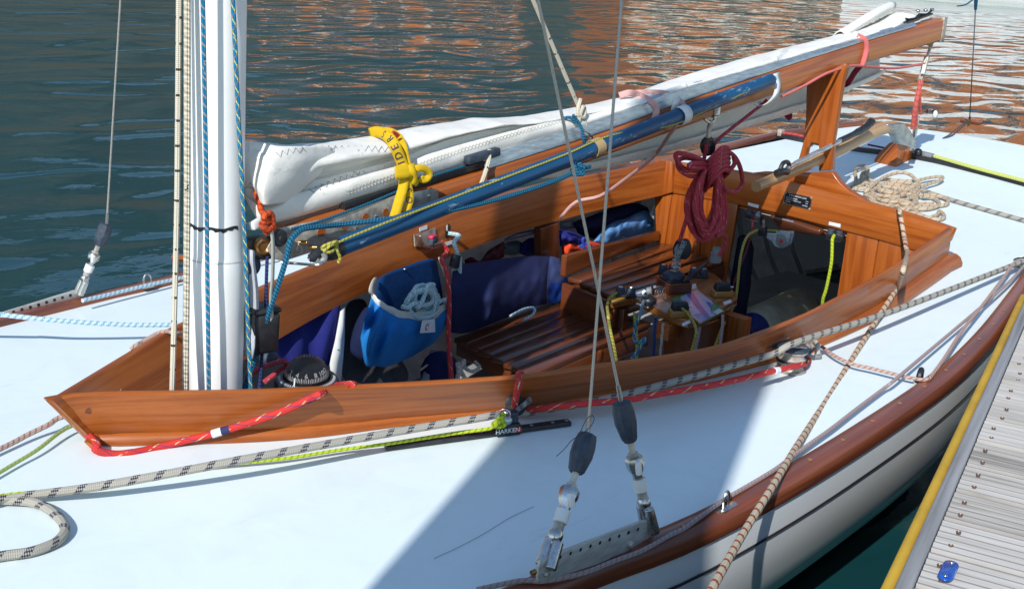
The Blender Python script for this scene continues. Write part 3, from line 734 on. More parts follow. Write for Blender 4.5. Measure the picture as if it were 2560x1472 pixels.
for u, v, r in ((803, 580, 11), (861, 563, 10), (914, 544, 10), (964, 531, 9)):
    p = py(u, v, PLN); k = r*dep(p)/FOC
    M().lathe(p, (0, -1, 0), [(k*1.12, .0), (k*1.1, .0009), (k, .001), (k*.98, .0006), (0, .0006)], 20).build('plate_hole', WB, boom)
for u, v in ((776, 565), (838, 560), (1072, 490), (940, 541), (891, 571), (705, 600)):
    p = py(u, v, PLN); M().lathe(p, (0, -1, 0), [(.0045, 0), (.0045, .001), (.003, .0025), (0, .003)], 10).build('bolt', SS, boom)
g = M(); g.bar(V((.06, .02, .345)), V((.175, -.005, .345)), .03, .045); g.build('gooseneck_arm', simple('dark_bronze', (.10, .085, .07), .5, .6, vs=60), boom, bevel=.006)
p = py(655, 613, -.012); g = M().lathe(p, (-.35, -1, 0), [(.010, .0), (.0165, .002), (.0165, .012), (.012, .014), (.008, .010), (0, .010)], 20); g.build('gooseneck_roller', BRZ, boom)
p = py(693, 593, -.036); g = M().lathe(p, (0, -1, 0), [(.016, 0), (.0175, .004), (.0175, .010), (.014, .014), (.007, .014), (.006, .017), (0, .017)], 20); g.build('cheek_block', BLK, boom)
for q in ((747, 606), (772, 618)):
    p = py(*q, PLN); M().cyl(p, p+V((.010, -.014, .001)), .0045, n=10).build('pin', BRZ, boom)
p = py(750, 618, PLN); M().lathe(p, (.2, -1, 0), [(.012, 0), (.011, .003), (0, .003)], 14).build('plate_lug', SSD, boom)
x0 = 3.235; za, zb_ = interp(ZB, 3.25)-.004, interp(ZT, 3.25)+.004
ec = M().box((3.247, 0, (za+zb_)/2), (.03, .060, zb_-za)); ec = ec.build('end_cap', SSD, boom, bevel=.004)
p = V((3.263, -.005, (za+zb_)/2-.002)); M().lathe(p, (1, 0, 0), [(.006, 0), (.006, .001), (0, .001)], 12).build('cap_hole', BLK, ec)
lg = M(); lg.bar(py(2328, 92, 0), py(2322, 116, 0), .012, .03, (1, 0, 0)); lg.build('sheet_lug', BRZ, boom, bevel=.003)
ot = M(); a, b = py(2262, 66, .0), py(2325, 43, .0); ot.bar(a+V((0, 0, .012)), b+V((0, 0, .012)), .02, .006); ot.tube([a.lerp(b, k/6)+V((0, .006*math.sin(k*2), .02+.006*math.cos(k*2))) for k in range(7)], .004, 6); ot.build('outhaul_track', BLK, boom)
for u in (2293, 2312, 2328):
    p = py(u, 42-(u-2293)*.1, 0)+V((0, 0, .02)); M().ball(p, (.008, .006), 10).build('outhaul_ball', SS, boom)
# strap bracket (mainsheet bail) round the boom
bx = py(1796, 240, -BW).x
sb = M()
for dx in (0,):
    a, b = interp(ZB, bx), interp(ZT, bx)
    sb.box((bx, -BW-.0015, (a+b)/2-.001), (.030, .003, b-a-.01)); sb.box((bx+.012, -.0, a-.0025), (.030, .046, .004))
sb.build('bail_strap', SS, boom, bevel=.001)
# ---------------------------------------------------------------- mainsail
ZF = [(.10, .43), (.164, .445), (.30, .455), (.478, .473), (.55, .49), (.883, .524), (1.116, .529), (1.4, .562), (1.55, .588), (1.97, .634), (2.48, .688), (2.71, .708), (2.95, .73), (3.05, .742)]
RB = [(.10, .46), (.137, .435), (.165, .412), (.195, .432), (.232, .462), (.383, .472), (.487, .483), (.621, .511), (.753, .521), (.95, .526), (1.2, .534), (3.1, .74)]
RT = [(.10, .546), (.137, .543), (.211, .528), (.37, .523), (.607, .534), (.785, .543), (.923, .530), (1.141, .538), (1.384, .551), (1.551, .580), (1.972, .632), (2.479, .678), (2.709, .700), (2.88, .725), (3.0, .755), (3.06, .762)]
HL = [(.1, .44), (.5, .42), (.9, .37), (1.15, .352), (1.393, .357), (1.626, .365), (1.751, .373), (2.102, .405), (2.522, .442), (2.778, .479), (3.0, .512), (3.138, .548), (3.2, .60)]
msail = thing('mainsail', 'white mainsail lowered and folded along the boom', 'sail', V((1.2, .05, .5)))
sx = [.095+(3.06-.095)*(i/170)**1.12 for i in range(171)]
rows = []
for i, x in enumerate(sx):
    zt = interp(ZK, x)-.004; zf = interp(ZF, x); rb = interp(RB, x); rt = interp(RT, x); hl = interp(HL, x)
    k = min(1, max(0, (1.15-x)/.45)); k = k*k*(3-2*k)      # fat front roll that dies out aft
    lf = min(1, max(0, (.24-x)/.12))
    yf = .002-.016*k-.030*lf; mid = (rb+rt)/2; h = max(.006, (rt-rb)/2)
    S = [(-.006, zt), (-.013, zt+.35*(zf-zt)), (-.014, zt+.7*(zf-zt)), (-.006, zf-.003), (.004, zf), (.012, zf-.002-.006*k), (.016, rb+.004-.006*k), (.018-.010*k, rb)]
    for a in range(1, 8):
        q = math.pi*a/8
        S.append((yf+(.034-yf)*.5*(1+math.cos(q*1.0))*.9 if a < 4 else yf+(.075-yf)*(1-math.cos(q-math.pi/2+.0))*1.0, mid-h*math.cos(q)))
    S += [(.085, rt-.001), (.105, rt-.012), (.118, rt-.04), (.124, (rt+hl)/2), (.122+.01*math.sin(x*5), hl+.03), (.110, hl+.004), (.104, hl), (.096, hl+.01), (.088, hl+.03)]
    r = []
    for j, (y, z) in enumerate(S):
        p = V((x, y, z)); amp = .0 if j < 1 else (.0030 if j < 8 else .0052)
        d = nz.noise(V((x*9, j*.55, 1.3)))*amp+nz.noise(V((x*26, j*.9, 4.1)))*amp*.55+nz.noise(V((x*5+j*.55, j*.3, 9.1)))*amp*.9+(abs(nz.noise(V((x*11-j*.62, j*.22, 2.7))))-.25)*amp*1.7
        r.append(p+V((0, -d, d*.8)))
    rows.append(r)
cap_ = [sum(rows[0], V((0, 0, 0)))/len(rows[0])+V((-.02, 0, 0))]*len(rows[0])
sm = M().grid([cap_]+rows)
def bvh(m): return BVHTree.FromPolygons([tuple(p) for p in m.v], m.f)
SB3 = bvh(sm)
sm.build('sail_roll', SAIL, msail, ang=75, solid=.0012, sub=1, off=0)
def hit(tree, u, v, off=.001, alt=0.0):
    d = ray(u, v); h = tree.ray_cast(CP, d.normalized())
    p = h[0] if h[0] else py(u, v, alt)
    return p-d.normalized()*off
def stitch(path, name, amp, step, r, mtl, tree=SB3, par=None):
    pts = resample([V((a, b, 0)) for a, b in path], int(sum((V((*b, 0))-V((*a, 0))).length for a, b in zip(path, path[1:]))/step))
    out = []
    for i, p in enumerate(pts):
        t = pts[min(i+1, len(pts)-1)]-pts[max(i-1, 0)]; n = V((-t.y, t.x, 0)).normalized()
        q = p+n*amp*(1 if i % 2 else -1); out.append(hit(tree, q.x, q.y, .0018, .02))
    M().tube(out, r, 4).build(name, mtl, par or msail)
tf = M()
F_ = [(690, 366, -.012), (678, 400, -.030), (664, 440, -.040), (655, 478, -.044), (662, 513, -.040)]
Rr = [(835, 366, .012), (825, 405, .006), (800, 436, .006), (770, 462, .006), (720, 505, .004)]
Ml = [(620, 350, .035), (620, 390, .03), (622, 430, .02), (632, 462, .0), (650, 498, -.015)]
ro = []
for a_, b_, c_ in zip(Ml, F_, Rr):
    pa, pb2, pc2 = [py(q[0], q[1], q[2]) for q in (a_, b_, c_)]
    ro.append([pa, pa.lerp(pb2, .5)+V((0, .006, 0)), pa.lerp(pb2, .9)+V((0, .002, 0)), pb2, pb2.lerp(pc2, .12)+V((0, -.006, 0)), pb2.lerp(pc2, .4)+V((0, -.012, .002)), pb2.lerp(pc2, .7)+V((0, -.006, 0)), pc2])
ro = [[V((p.x, p.y+.004*nz.noise(V((p.x*40, i*1.3, 3)))+.007*(abs(nz.noise(V((p.x*55+p.z*30, p.z*22, 8))))-.2), p.z)) for p in r] for i, r in enumerate([r for q in zip(ro, ro[1:]) for r in (q[0], [x.lerp(y, .5) for x, y in zip(*q)])]+[ro[-1]])]
from_ = M(); from_.v = list(sm.v); from_.f = list(sm.f); from_.uv = list(sm.uv); from_.mi = list(sm.mi); from_.grid(ro); SB4 = bvh(from_)
tf.grid(ro).build('tack_fold', SAIL, msail, solid=.0015, sub=2, ang=80)
stitch([(692, 388), (730, 377), (780, 372), (850, 371), (920, 371), (975, 374), (1020, 371)], 'seam_stitching', 7, 8, .0006, STITCH, SB4)
stitch([(775, 479), (820, 460), (880, 437), (940, 416), (985, 404)], 'seam_stitching', 6, 8, .0006, STITCH)
for off in (0, 9):
    stitch([(865, 478+off), (920, 458+off), (985, 436+off*.8), (1060, 405+off*.7), (1160, 372+off*.7), (1300, 328+off*.6), (1420, 296+off*.5)], 'seam_stitching', 2.2, 4.5, .0005, STW)
cl = M(); cpts = [py(2105, 92, .05), py(2150, 66, .06), py(2200, 38, .07), py(2232, 27, .085)]
cl.grid([[p+V((0, .0, -.006)), p+V((0, -.012, .004+.010*i*.6)), p+V((.01, .01, .018+.010*i*.5)), p+V((.02, .035, .008+.012*i*.4)), p+V((.02, .05, -.02))] for i, p in enumerate(cpts)])
cl.build('clew_fold', SAIL, msail, solid=.004, sub=2, ang=80)
for u, v in ((1938, 150), (2138, 88), (1710, 218)):
    p = py(u, v, -.005); M().ball(p, (.010, .012), 10).build('sail_slide', WHT, msail)
# ---------------------------------------------------------------- spinnaker pole slung under the boom
pole = thing('spinnaker_pole', 'scuffed blue pole slung along the near side of the boom', 'pole', V((1, -.07, .4)))
Q0, Q1 = py(843, 619, -.088), py(1926, 201, -.052); PA = (Q1-Q0).normalized()
M().tube([Q0.lerp(Q1, i/24) for i in range(25)], .0195, 20).build('tube', POLE, pole, ang=60)
M().tube([Q1, Q1+PA*.02], [.019, .010], 16).build('end_plug', GRP, pole)
ef = M(); e1, e2 = Q0+PA*.004, py(790, 640, -.090)
M().tube([e1, e1.lerp(e2, .4), e1.lerp(e2, .75)], [.021, .0205, .016], 14).build('end_fitting', BLK, pole)
j = M()
j.tube(cat([py(812, 622, -.092), py(795, 632, -.094), py(779, 645, -.094), py(772, 650, -.092)], 4), [.010]*6+[.0095]*4+[.006]*3, 10); j.build('jaw', BLK, pole)
j = M(); j.tube(cat([py(808, 632, -.104), py(812, 645, -.106), py(800, 655, -.102), py(790, 650, -.1)], 4), .006, 8); j.build('jaw', GRP, pole)
PT_ = lambda u: Q0.lerp(Q1, (u-843)/(1926-843)*1.0)
def polepx(u, v=None):      # point on the pole axis seen at column u
    lo, hi = 0, 1
    for _ in range(40):
        k = (lo+hi)/2; p = Q0.lerp(Q1, k); d = p-CP; uu = 1280+FOC*d.dot(_r)/d.dot(_f)
        if uu < u: lo = k
        else: hi = k
    return Q0.lerp(Q1, (lo+hi)/2)
lo_ = polepx(1489); ring = M().lathe(lo_, PA, [(.0205, -.016), (.0225, -.016), (.0228, .016), (.0205, .016)], 24); ring.build('leather_loop', cloth('tan_leather', (.40, .29, .14), 900, .7, .15, .2), pole)
# white loop hung from the boom: the pole rests in it
def hanger(u, rr, wid, name, label, top):
    c = polepx(u)+V((0, 0, -.002)); e = V((0, 0, 1)); s = PA.cross(e).normalized(); e = s.cross(PA)
    pts = [c+(s*math.cos(a)*.95+e*math.sin(a))*rr for a in [math.radians(d) for d in range(-200, 110, 14)]]
    pts = [c+e*top+s*-.018]+pts
    o = M().grid([[p-PA*wid/2, p+PA*wid/2] for p in cat(pts, 2)]).build(name, WHT, None, solid=.002, ang=70)
    return tag(o, label, 'loop')
hanger(1704, .026, .036, 'pole_loop', 'white plastic loop round the blue pole at mid boom', .045)
hk = [py(1940, 183, -.032), py(1942, 200, -.040), py(1943, 218, -.056), py(1938, 238, -.068), py(1922, 256, -.060), py(1903, 262, -.030), py(1892, 256, -.020)]
o = M().grid([[p-V((.017, 0, .002)), p+V((.017, 0, .002))] for p in cat(hk, 4)]).build('pole_hook', WHT, None, solid=.003, ang=70)
tag(o, 'white hook on the boom holding the far end of the blue pole', 'hook')
hr = [py(702, 656, -.03), py(745, 659, -.06), py(787, 662, -.10), py(804, 658, -.108), py(809, 646, -.104)]
o = M().tube(cat(hr, 5), .0028, 8).build('wire_strop', SS); tag(o, 'bright steel wire strop under the gooseneck plate', 'strop')
# ---------------------------------------------------------------- boom crutch
cr = thing('boom_crutch', 'tall varnished wooden crutch holding up the boom behind the cockpit', 'crutch', V((2.42, .02, .1)))
XC = 2.40
def cx(u, v): return px(u, v, XC)
ol = [(2017, 207), (2060, 183), (2112, 158), (2116, 168), (2108, 195), (2100, 235), (2092, 290), (2082, 350), (2078, 420), (2079, 433), (2090, 446), (2100, 462), (2120, 480), (2150, 496), (2180, 512), (2140, 506), (2060, 487), (1985, 466), (1975, 455),
      (2020, 440), (2043, 432), (2046, 415), (2050, 380), (2046, 362), (2029, 356), (2024, 366), (2016, 372), (2012, 400), (2008, 418), (1990, 415), (1999, 388), (2008, 355), (2014, 300), (2015, 240)]
up = [(2017, 207), (2060, 183), (2112, 158), (2116, 168), (2108, 195), (2100, 235), (2092, 290), (2082, 350), (2078, 426), (2046, 428), (2049, 395), (2049, 380), (2045, 360), (2028, 356), (2024, 366), (2017, 371), (2012, 395), (2006, 420), (1988, 420), (1999, 388), (2008, 355), (2014, 300), (2015, 240)]
M().poly([cx(*q) for q in up], (.028, 0, 0), uvx=(0, 0, 1), uvy=(0, 1, 0)).build('upright', WO, cr, bevel=.003)
lo2 = [(1870, 434), (1905, 430), (1960, 432), (2000, 433), (2040, 432), (2080, 430), (2088, 442), (2100, 458), (2122, 478), (2155, 496), (2176, 512), (2120, 494), (2060, 477), (1985, 457), (1925, 443)]
M().poly([px(*q, 2.318) for q in lo2], (.03, 0, 0), uvx=(0, 1, 0), uvy=(0, 0, 1)).build('foot', WO, cr, bevel=.003)
# ---------------------------------------------------------------- tiller
ti = thing('tiller', 'pale wooden tiller with its end reaching over the cockpit from the rudder head', 'tiller', V((2.5, .0, .3)))
tp_ = [py(1890, 467, -.03), py(1990, 424, -.02), py(2090, 377, -.01), py(2150, 346, .0), py(2195, 326, .01), py(2225, 318, .015), py(2250, 322, .02), py(2268, 342, .02)]
c_ = cat(tp_, 6); K = len(c_)
M().tube(c_, [.017+.007*math.sin(math.pi*min(1, i/K*1.1)) for i in range(K)], 14).build('tiller_arm', WP, ti, ang=60)
hd = [(2222, 312), (2262, 308), (2277, 325), (2290, 350), (2290, 372), (2262, 362), (2250, 338), (2240, 325), (2226, 326)]
M().poly([py(*q, -.012) for q in hd], (0, .05, 0)).build('rudder_head', simple('cast_alloy', (.38, .40, .40), .4, .8, vs=30, var=.3, bmp=.2), ti, bevel=.006)
nk = M().tube([py(2244, 340, .02), py(2252, 352, .02), py(2258, 366, .02)], [.02, .017, .02], 14); nk.build('neck', WD, ti)
a, b = py(1990, 408, -.05), py(2110, 348, -.045)
M().tube([a, b], .0085, 12).build('extension', ALU, ti)
gr = M().tube(cat([py(2100, 352, -.045), py(2130, 338, -.045), py(2160, 322, -.043), py(2176, 308, -.042), py(2180, 303, -.042)], 4), [.0105]*6+[.013]*6+[.014]*5, 12); gr.build('grip', BLK, ti)
kn_ = M().tube(cat([py(1940, 434, -.045), py(1954, 428, -.05), py(1968, 430, -.05)], 3), .011, 10); kn_.build('extension_joint', BLK, ti)
kn_ = M().tube(cat([py(1950, 424, -.05), py(1958, 408, -.05), py(1970, 406, -.05), py(1974, 420, -.05)], 4), .007, 8); kn_.build('extension_joint', BLK, ti)
M().tube([py(1968, 420, -.05), a], .007, 8).build('extension', ALU, ti)
# wooden block carrying the rudder stock, on the deck (part of the boat)
bc = [pd(2185, 405), pd(2240, 418), pd(2290, 392), pd(2238, 376)]
bt = [pd(2216, 362, .0)*0+p for p in [pd(2200, 398, .0).lerp(pd(2238, 392, .0), .3)]]
cb = sum(bc, V((0, 0, 0)))/4; m = M(); hb = .07
tb = [cb+(p-cb)*.42+V((.0, 0, hb)) for p in bc]
mb = [cb+(p-cb)*.80+V((0, 0, hb*.55)) for p in bc]; lb = [p+V((0, 0, .012)) for p in bc]
R_ = [[q[i % 4] for i in range(5)] for q in (bc, lb, mb, tb)]
m.grid(R_); m.add(tb, [(0, 1, 2, 3)]); m.build('rudder_block', WD, BOAT, bevel=.004)
# ---------------------------------------------------------------- standing rigging
def stay(lo, hi, r, name, label, mtl, group=None, off=True):
    return tag(M().tube([lo.lerp(hi, i/12) for i in range(13)], r, 8).build(name, mtl), label, 'stay', group)
def turnbuckle(name, label, foot, dirn, side, group, via):
    """toggle on the chain plate, fork, body with white tape, lock nut, rubber boot and the wire above"""
    K_ = V(dirn).length/.319; d = V(dirn).normalized(); t = thing(name, label, 'shroud', foot, group); sidev = V((0, 1, 0)); al = V((1, 0, 0))
    P = lambda s: foot+d*s*K_
    LL = lambda pr: [(r_, h_*K_) for r_, h_ in pr]
    m = M()
    for k in (-1, 1):
        o = sidev*.008*k
        m2 = M().tube([foot+o-d*.010, foot+o+d*.05*K_], [.010, .0085], 10); m2.build('fork_side', SS, t, bevel=.001)
    M().cyl(foot-sidev*.016, foot+sidev*.016, .0055, n=12).build('clevis_pin', SS, t)
    M().cyl(P(.045)-sidev*.014, P(.045)+sidev*.014, .0055, n=12).build('clevis_pin', SS, t)
    M().lathe(P(.044), d, LL([(.004, 0), (.009, .004), (.0115, .012), (.0115, .022), (.0095, .028), (.0085, .03)]), 14).build('toggle', SS, t)
    M().lathe(P(.072), d, LL([(.0085, 0), (.0085, .022)]), 14).build('lower_screw', SSD, t)
    M().lathe(P(.092), d, LL([(.0088, 0), (.0112, .001), (.0114, .032), (.0088, .033)]), 14).build('white_tape', WHT, t)
    M().lathe(P(.124), d, LL([(.0088, 0), (.009, .012), (.013, .022), (.0155, .034), (.016, .05), (.0135, .056), (.009, .058)]), 8).build('body', SS, t)
    M().box(P(.160)-sidev*.012+al*-.008, (.010, .008, .034*K_), frame(al, d)).build('white_tape', WHT, t, bevel=.002)
    M().lathe(P(.18), d, LL([(.009, 0), (.0095, .003), (.0095, .009), (.0062, .01), (.006, .052)]), 6).build('upper_screw', SSD, t)
    M().lathe(P(.218), d, LL([(.003, 0), (.0105, .001), (.0135, .008), (.0185, .045), (.0185, .072), (.0155, .098), (.012, .1), (.004, .101)]), 9).build('rubber_boot', RUB, t, ang=25)
    w0 = P(.316); wd = (V(via)-w0).normalized()
    W = M().tube([P(.30), w0, w0+wd*.03], .0036, 8); W.build('swage', WIRE, t)
    M().tube([w0+wd*(.02+.6*i) for i in range(10)], .0024, 8).build('wire', WIREW, t)
    return t
# chain plates (bolted through the rail: parts of the boat)
def chainplate(pts, plane, pins, bolts):
    P = [py(*q, plane) for q in pts]
    c = M().poly(P, (0, .005, 0), uvx=(1, 0, 0)); o = c.build('chain_plate', PLT, BOAT, bevel=.0008)
    for u, v, r in pins:
        p = py(u, v, plane); k = r*dep(p)/FOC
        M().lathe(p-V((0, .0003, 0)), (0, -1, 0), [(k, 0), (k, .0003), (0, .0003)], 12).build('plate_hole', BLK, o)
    for u, v, r, mt_ in bolts:
        p = py(u, v, plane); k = r*dep(p)/FOC
        M().lathe(p, (0, -1, 0), [(k, 0), (k, .003), (k*.7, .006), (0, .0065)], 12).build('bolt', mt_, o)
    return o
PY_ = -.872
holes = [(850+x/2.9116, 972+y/2.9116, 5) for x, y in ((1602, 1222), (1677, 1194), (1750, 1167), (1822, 1141), (1892, 1117), (1962, 1093), (2031, 1068), (2100, 1043), (2168, 1020))]
chainplate([(1347, 1420), (1352, 1400), (1362, 1393), (1388, 1384), (1598, 1305), (1624, 1298), (1637, 1310), (1636, 1350), (1500, 1407), (1372, 1450), (1345, 1452)], PY_, holes, [(850+2110/2.9116, 972+1128/2.9116, 10, SSD), (850+1497/2.9116, 972+1342/2.9116, 9, SSD)])
bp_ = py(1338, 1427, PY_-.004); M().lathe(bp_, (-1, 0, 0), [(.004, 0), (.004, .008)], 10).build('plate_bolt', BRZ, BOAT)
SY = .835
holes = [(x/2.9116, 480+y/2.9116, 4) for x, y in ((98, 872), (158, 854), (220, 837), (280, 820), (338, 802), (396, 785), (454, 768), (512, 752), (38, 890))]
chainplate([(-40, 795), (0, 783), (182, 727), (207, 722), (210, 730), (209, 752), (0, 822), (-40, 834)], SY, holes, [(470/2.9116, 480+838/2.9116, 10, BRZ)])
p = py(165, 767, SY); M().cyl(p, p+V((.004, -.028, -.002)), .004, n=10).build('plate_bolt', SS, BOAT)
# port forks
A0 = py(1612+11, 1314, PY_+.0025); A1 = py(1553, 1003, PY_+.055)
B0 = py(1369, 1401, PY_+.0025); B1 = py(1470, 1085, PY_+.05)
gs = 'shroud bottoms on the chain plates'
turnbuckle('shroud', 'after shroud on the near chain plate, its black boot standing farther from the bow', A0, A1-A0, -1, gs, py(1345, 0, -.70))
turnbuckle('shroud', 'forward shroud on the near chain plate, its black boot wound with a loose dark thread', B0, B1-B0, -1, gs, py(1554, 0, -.74))
S0 = py(200, 727, SY+.0025); S1 = py(267, 560, SY-.035)
turnbuckle('shroud', 'far shroud on the starboard chain plate against the dark water', S0, S1-S0, 1, gs, py(293, 130, .76))
tl = [py(1500, 1035, -.82), py(1478, 1058, -.825), py(1458, 1075, -.83), (py(1446, 1110, -.835)), py(1436, 1122, -.835), py(1420, 1128, -.835), py(1390, 1140, -.835)]
tl = [py(850+x/2.9116, 972+y/2.9116, -.83) for x, y in ((1752, 310), (1770, 265), (1800, 215), (1835, 192), (1850, 215), (1830, 265), (1780, 310), (1720, 350), (1680, 380), (1630, 440), (1575, 490))]
tag(M().tube(cat(tl, 5), .0006, 5).build('loose_thread', simple('dark_thread', (.05, .02, .03), .8)), 'thin dark loose thread hanging on the forward near shroud', 'thread')
# backstay and its deck plate
bs0 = pd(2424, 300, .025)
stay(bs0, bs0+(py(2440, 0, .02)-bs0)*4.0, .0026, 'backstay', 'dark wire backstay rising from the wooden pad at the stern', WIRE)
pb_ = pd(2428, 308); M().box(pb_+V((0, 0, .008)), (.05, .09, .02), frame((1, 0, .0), (0, 0, 1))).build('backstay_pad', WR, BOAT, bevel=.004)
M().tube([bs0-V((0, 0, .03)), bs0+V((0, 0, .015))], .006, 8).build('backstay_tang', BRZ, BOAT)
lp = [pd(2424, 303, .02), pd(2400, 323, .006), pd(2378, 340, .005), pd(2357, 346, .005), pd(2372, 338, .006), pd(2398, 318, .02), pd(2418, 304, .02)]
tag(M().tube(cat(lp, 4), .0028, 6).build('strop', simple('dark_cord', (.06, .065, .08), .8)), 'dark cord strop lying on the stern deck under the backstay', 'strop')
bt_ = [bs0+(py(2440, 0, .02)-bs0)*k for k in (1.02, .93)]
m = M().tube([bt_[0]+V((0, 0, .2)), bt_[0], bt_[1]], [.007, .009, .006], 8); m.tube(cat([bt_[0]+V((0, 0, .0)), py(2415, 12, .02), py(2393, 16, .02)], 4), .003, 6)
tag(m.build('blue_lashing', R_BLUE), 'bright blue lashing knotted round the upper backstay', 'lashing')
# ---------------------------------------------------------------- halyards along the mast
def rg(x0, y0, s=2.9116): return lambda *ps: [(x0+a/s, y0+b/s) for a, b in ps]
hal = 'halyards running up the mast'
def line(name, pts, r, mtl, label, cat_n='rope', group=None, seg=6, n=8):
    return tag(M().tube(cat(pts, seg) if seg else pts, r, n).build(name, mtl), label, cat_n, group)
def up_(p, q, k): return [p, q, q+(q-p)*k]
H1 = [py(430, 985, -.02), py(437, 740, .0), py(443, 480, .01), py(446, 150, .02)]
line('halyard', H1+[H1[-1]+(H1[-1]-H1[-2])*9], .0052, R_WHT, 'white halyard with dark flecks, leftmost of the lines ahead of the mast', group=hal)
H2 = [py(463, 985, -.01), py(466, 740, .0), py(468, 480, .0), py(468, 150, .01)]
line('halyard', H2+[H2[-1]+(H2[-1]-H2[-2])*9], .0062, R_TWI, 'cream twisted halyard between the flecked one and the mast', group=hal)
H3 = [py(522, 985, -.035), py(519, 740, -.034), py(516, 480, -.030), py(510, 150, -.030), py(507, 0, -.03)]
line('halyard', H3+[H3[-1]+(H3[-1]-H3[-2])*14], .0042, R_BLW, 'blue and tan flecked halyard lying on the face of the mast', group=hal)
H4 = [py(628, 985, -.03), py(622, 860, -.033), py(614, 640, -.033), py(606, 480, -.034), py(596, 300, -.033), py(587, 100, -.032), py(582, 0, -.03)]
line('halyard', H4+[H4[-1]+(H4[-1]-H4[-2])*14], .0044, R_BLY, 'blue and yellow halyard down the right side of the mast', group=hal)
q = rg(0, 480)
D6 = q((2504, 235), (2350, 250), (2210, 270), (2150, 310), (2110, 370), (2085, 480), (2050, 600), (1985, 790), (1950, 900), (1910, 1010), (1870, 1150), (1825, 1300), (1785, 1420), (1770, 1470))
yy = [-.045, -.045, -.046, -.05, -.055, -.055, -.05, -.04, -.03, -.02, -.01, -.0, 0, 0]
blue_hi = [py(1444, 426, -.085), py(1380, 455, -.088), py(1250, 497, -.092), py(1096, 532, -.094), py(960, 549, -.075)]
line('downhaul', blue_hi+[py(*a, y) for a, y in zip(D6, yy)], .0055, R_BLUE, 'dark blue rope bending over the gooseneck plate and down beside the mast')
kt = M(); c = py(1446, 424, -.09)
kt.tube(cat([c+V((.016*math.cos(a*2.1)*(.6+.4*math.sin(a)), .010*math.sin(a*1.7), .014*math.sin(a*2.6))) for a in [i*.7 for i in range(16)]], 3), .0052, 8)
kt.tube(cat([c, py(1462, 420, -.095), py(1474, 417, -.09)], 3), .0052, 8)
tag(kt.build('rope_knot', R_BLUE), 'blue knot hanging under the pole below the tan loop', 'knot')
line('cord', [py(668, 640, -.02), py(666, 700, -.02), py(663, 790, -.01), py(657, 858, .0), py(652, 930, .0), py(648, 975, .0)], .0034, R_NAVY, 'thin dark blue line falling vertically beside the winch handle pocket')
wbs = [py(676, 566, -.05), py(681, 610, -.05), py(680, 690, -.045), py(676, 740, -.04), py(678, 800, -.03), py(674, 840, -.02)]
tag(M().grid([[p-V((.004, .001, 0)), p+V((.004, -.001, 0))] for p in cat(wbs, 4)]).build('webbing_strap', WEBB, None, solid=.0015), 'narrow grey webbing strap hanging from the gooseneck', 'strap')
ok = M(); c = py(655, 548, -.035)
ok.tube(cat([py(640, 478, -.0), py(648, 505, -.02), py(655, 530, -.03), c+V((.012, -.01, 0)), c+V((-.012, -.014, -.006)), c+V((.004, -.016, -.018)), c+V((.014, -.01, -.008)), c+V((-.008, -.016, .008)), c+V((.010, -.014, .012)), c+V((.018, -.01, -.02)), py(668, 578, -.045), py(662, 583, -.045)], 5), .0062, 9)
tag(ok.build('lashing', R_ORG), 'orange cord knotted at the tack of the sail beside the mast', 'lashing')
c = py(640, 560, -.03); M_ = M(); M_.box(c, (.026, .014, .018), frame((1, .1, .25), (0, .2, 1)))
tag(M_.build('white_tab', WHT, None, bevel=.004), 'small white tab tied beside the orange knot at the mast', 'tab')
line('outhaul_line', [py(728, 573, -.03), py(800, 553, -.03), py(900, 517, -.03), py(990, 480, -.028), py(1060, 448, -.026), py(1160, 415, -.024)], .0028, R_BLUE, 'thin blue control line running along the top of the boom near the mast')
yl = [py(812, 622, -.105), py(835, 612, -.108), py(870, 595, -.108), py(975, 553, -.108)]+[polepx(u)+V((0, -.012, .018)) for u in (1090, 1250, 1400)]+[polepx(1520)+V((0, -.006, .02))]+[polepx(u)+V((.0, -.016, -.012+.03*((1700-u)/200 if u < 1700 else (u-1700)/200)*.6)) for u in (1640, 1700, 1780, 1860)]+[py(1930, 193, -.05)]
line('trip_line', yl, .0026, R_YEL, 'thin yellow trip line tied along the blue pole')
kt = M(); c = py(826, 616, -.108)
kt.tube(cat([c+V((-.018, 0, -.008)), c+V((.0, -.006, .006)), c+V((.016, 0, -.002)), c+V((-.006, -.004, -.010)), c+V((-.018, .004, .0)), c+V((.004, -.008, .010)), c+V((.018, .002, .004)), py(842, 625, -.11), py(850, 643, -.11), py(846, 657, -.108)], 4), .0034, 7)
tag(kt.build('rope_knot', R_YEL), 'yellow knot with a short tail at the near end of the pole', 'knot')
# topping lift
tl0 = py(1447, 268, .0)
tdir = py(1345, 30, .005)-tl0
line('topping_lift', [tl0, tl0+tdir, tl0+tdir*14], .0050, R_WHT, 'white flecked topping lift rising from the middle of the boom', seg=2)
kt = M(); c = py(1449, 278, -.004)
kt.tube(cat([c+V((0, 0, .03)), c+V((-.012, -.004, .008)), c+V((-.010, -.006, -.010)), c+V((.008, -.008, -.014)), c+V((.014, -.004, .004)), c+V((.0, -.008, .010)), c+V((-.008, -.006, -.02)), py(1444, 318, -.006), py(1456, 328, -.01), py(1463, 318, -.01), py(1460, 298, -.008), c+V((.006, 0, -.006))], 5), .0052, 8)
tag(kt.build('bowline', R_WHT), 'white bowline loop joining the topping lift to the boom', 'knot')
sh = thing('shackle', 'steel shackle on the boom holding the white bowline', 'shackle', py(1468, 340, -.03))
M().tube(cat([py(1460, 326, -.03), py(1472, 333, -.032), py(1478, 345, -.034), py(1470, 352, -.034), py(1462, 345, -.032)], 4), .003, 7).build('bow', SS, sh)
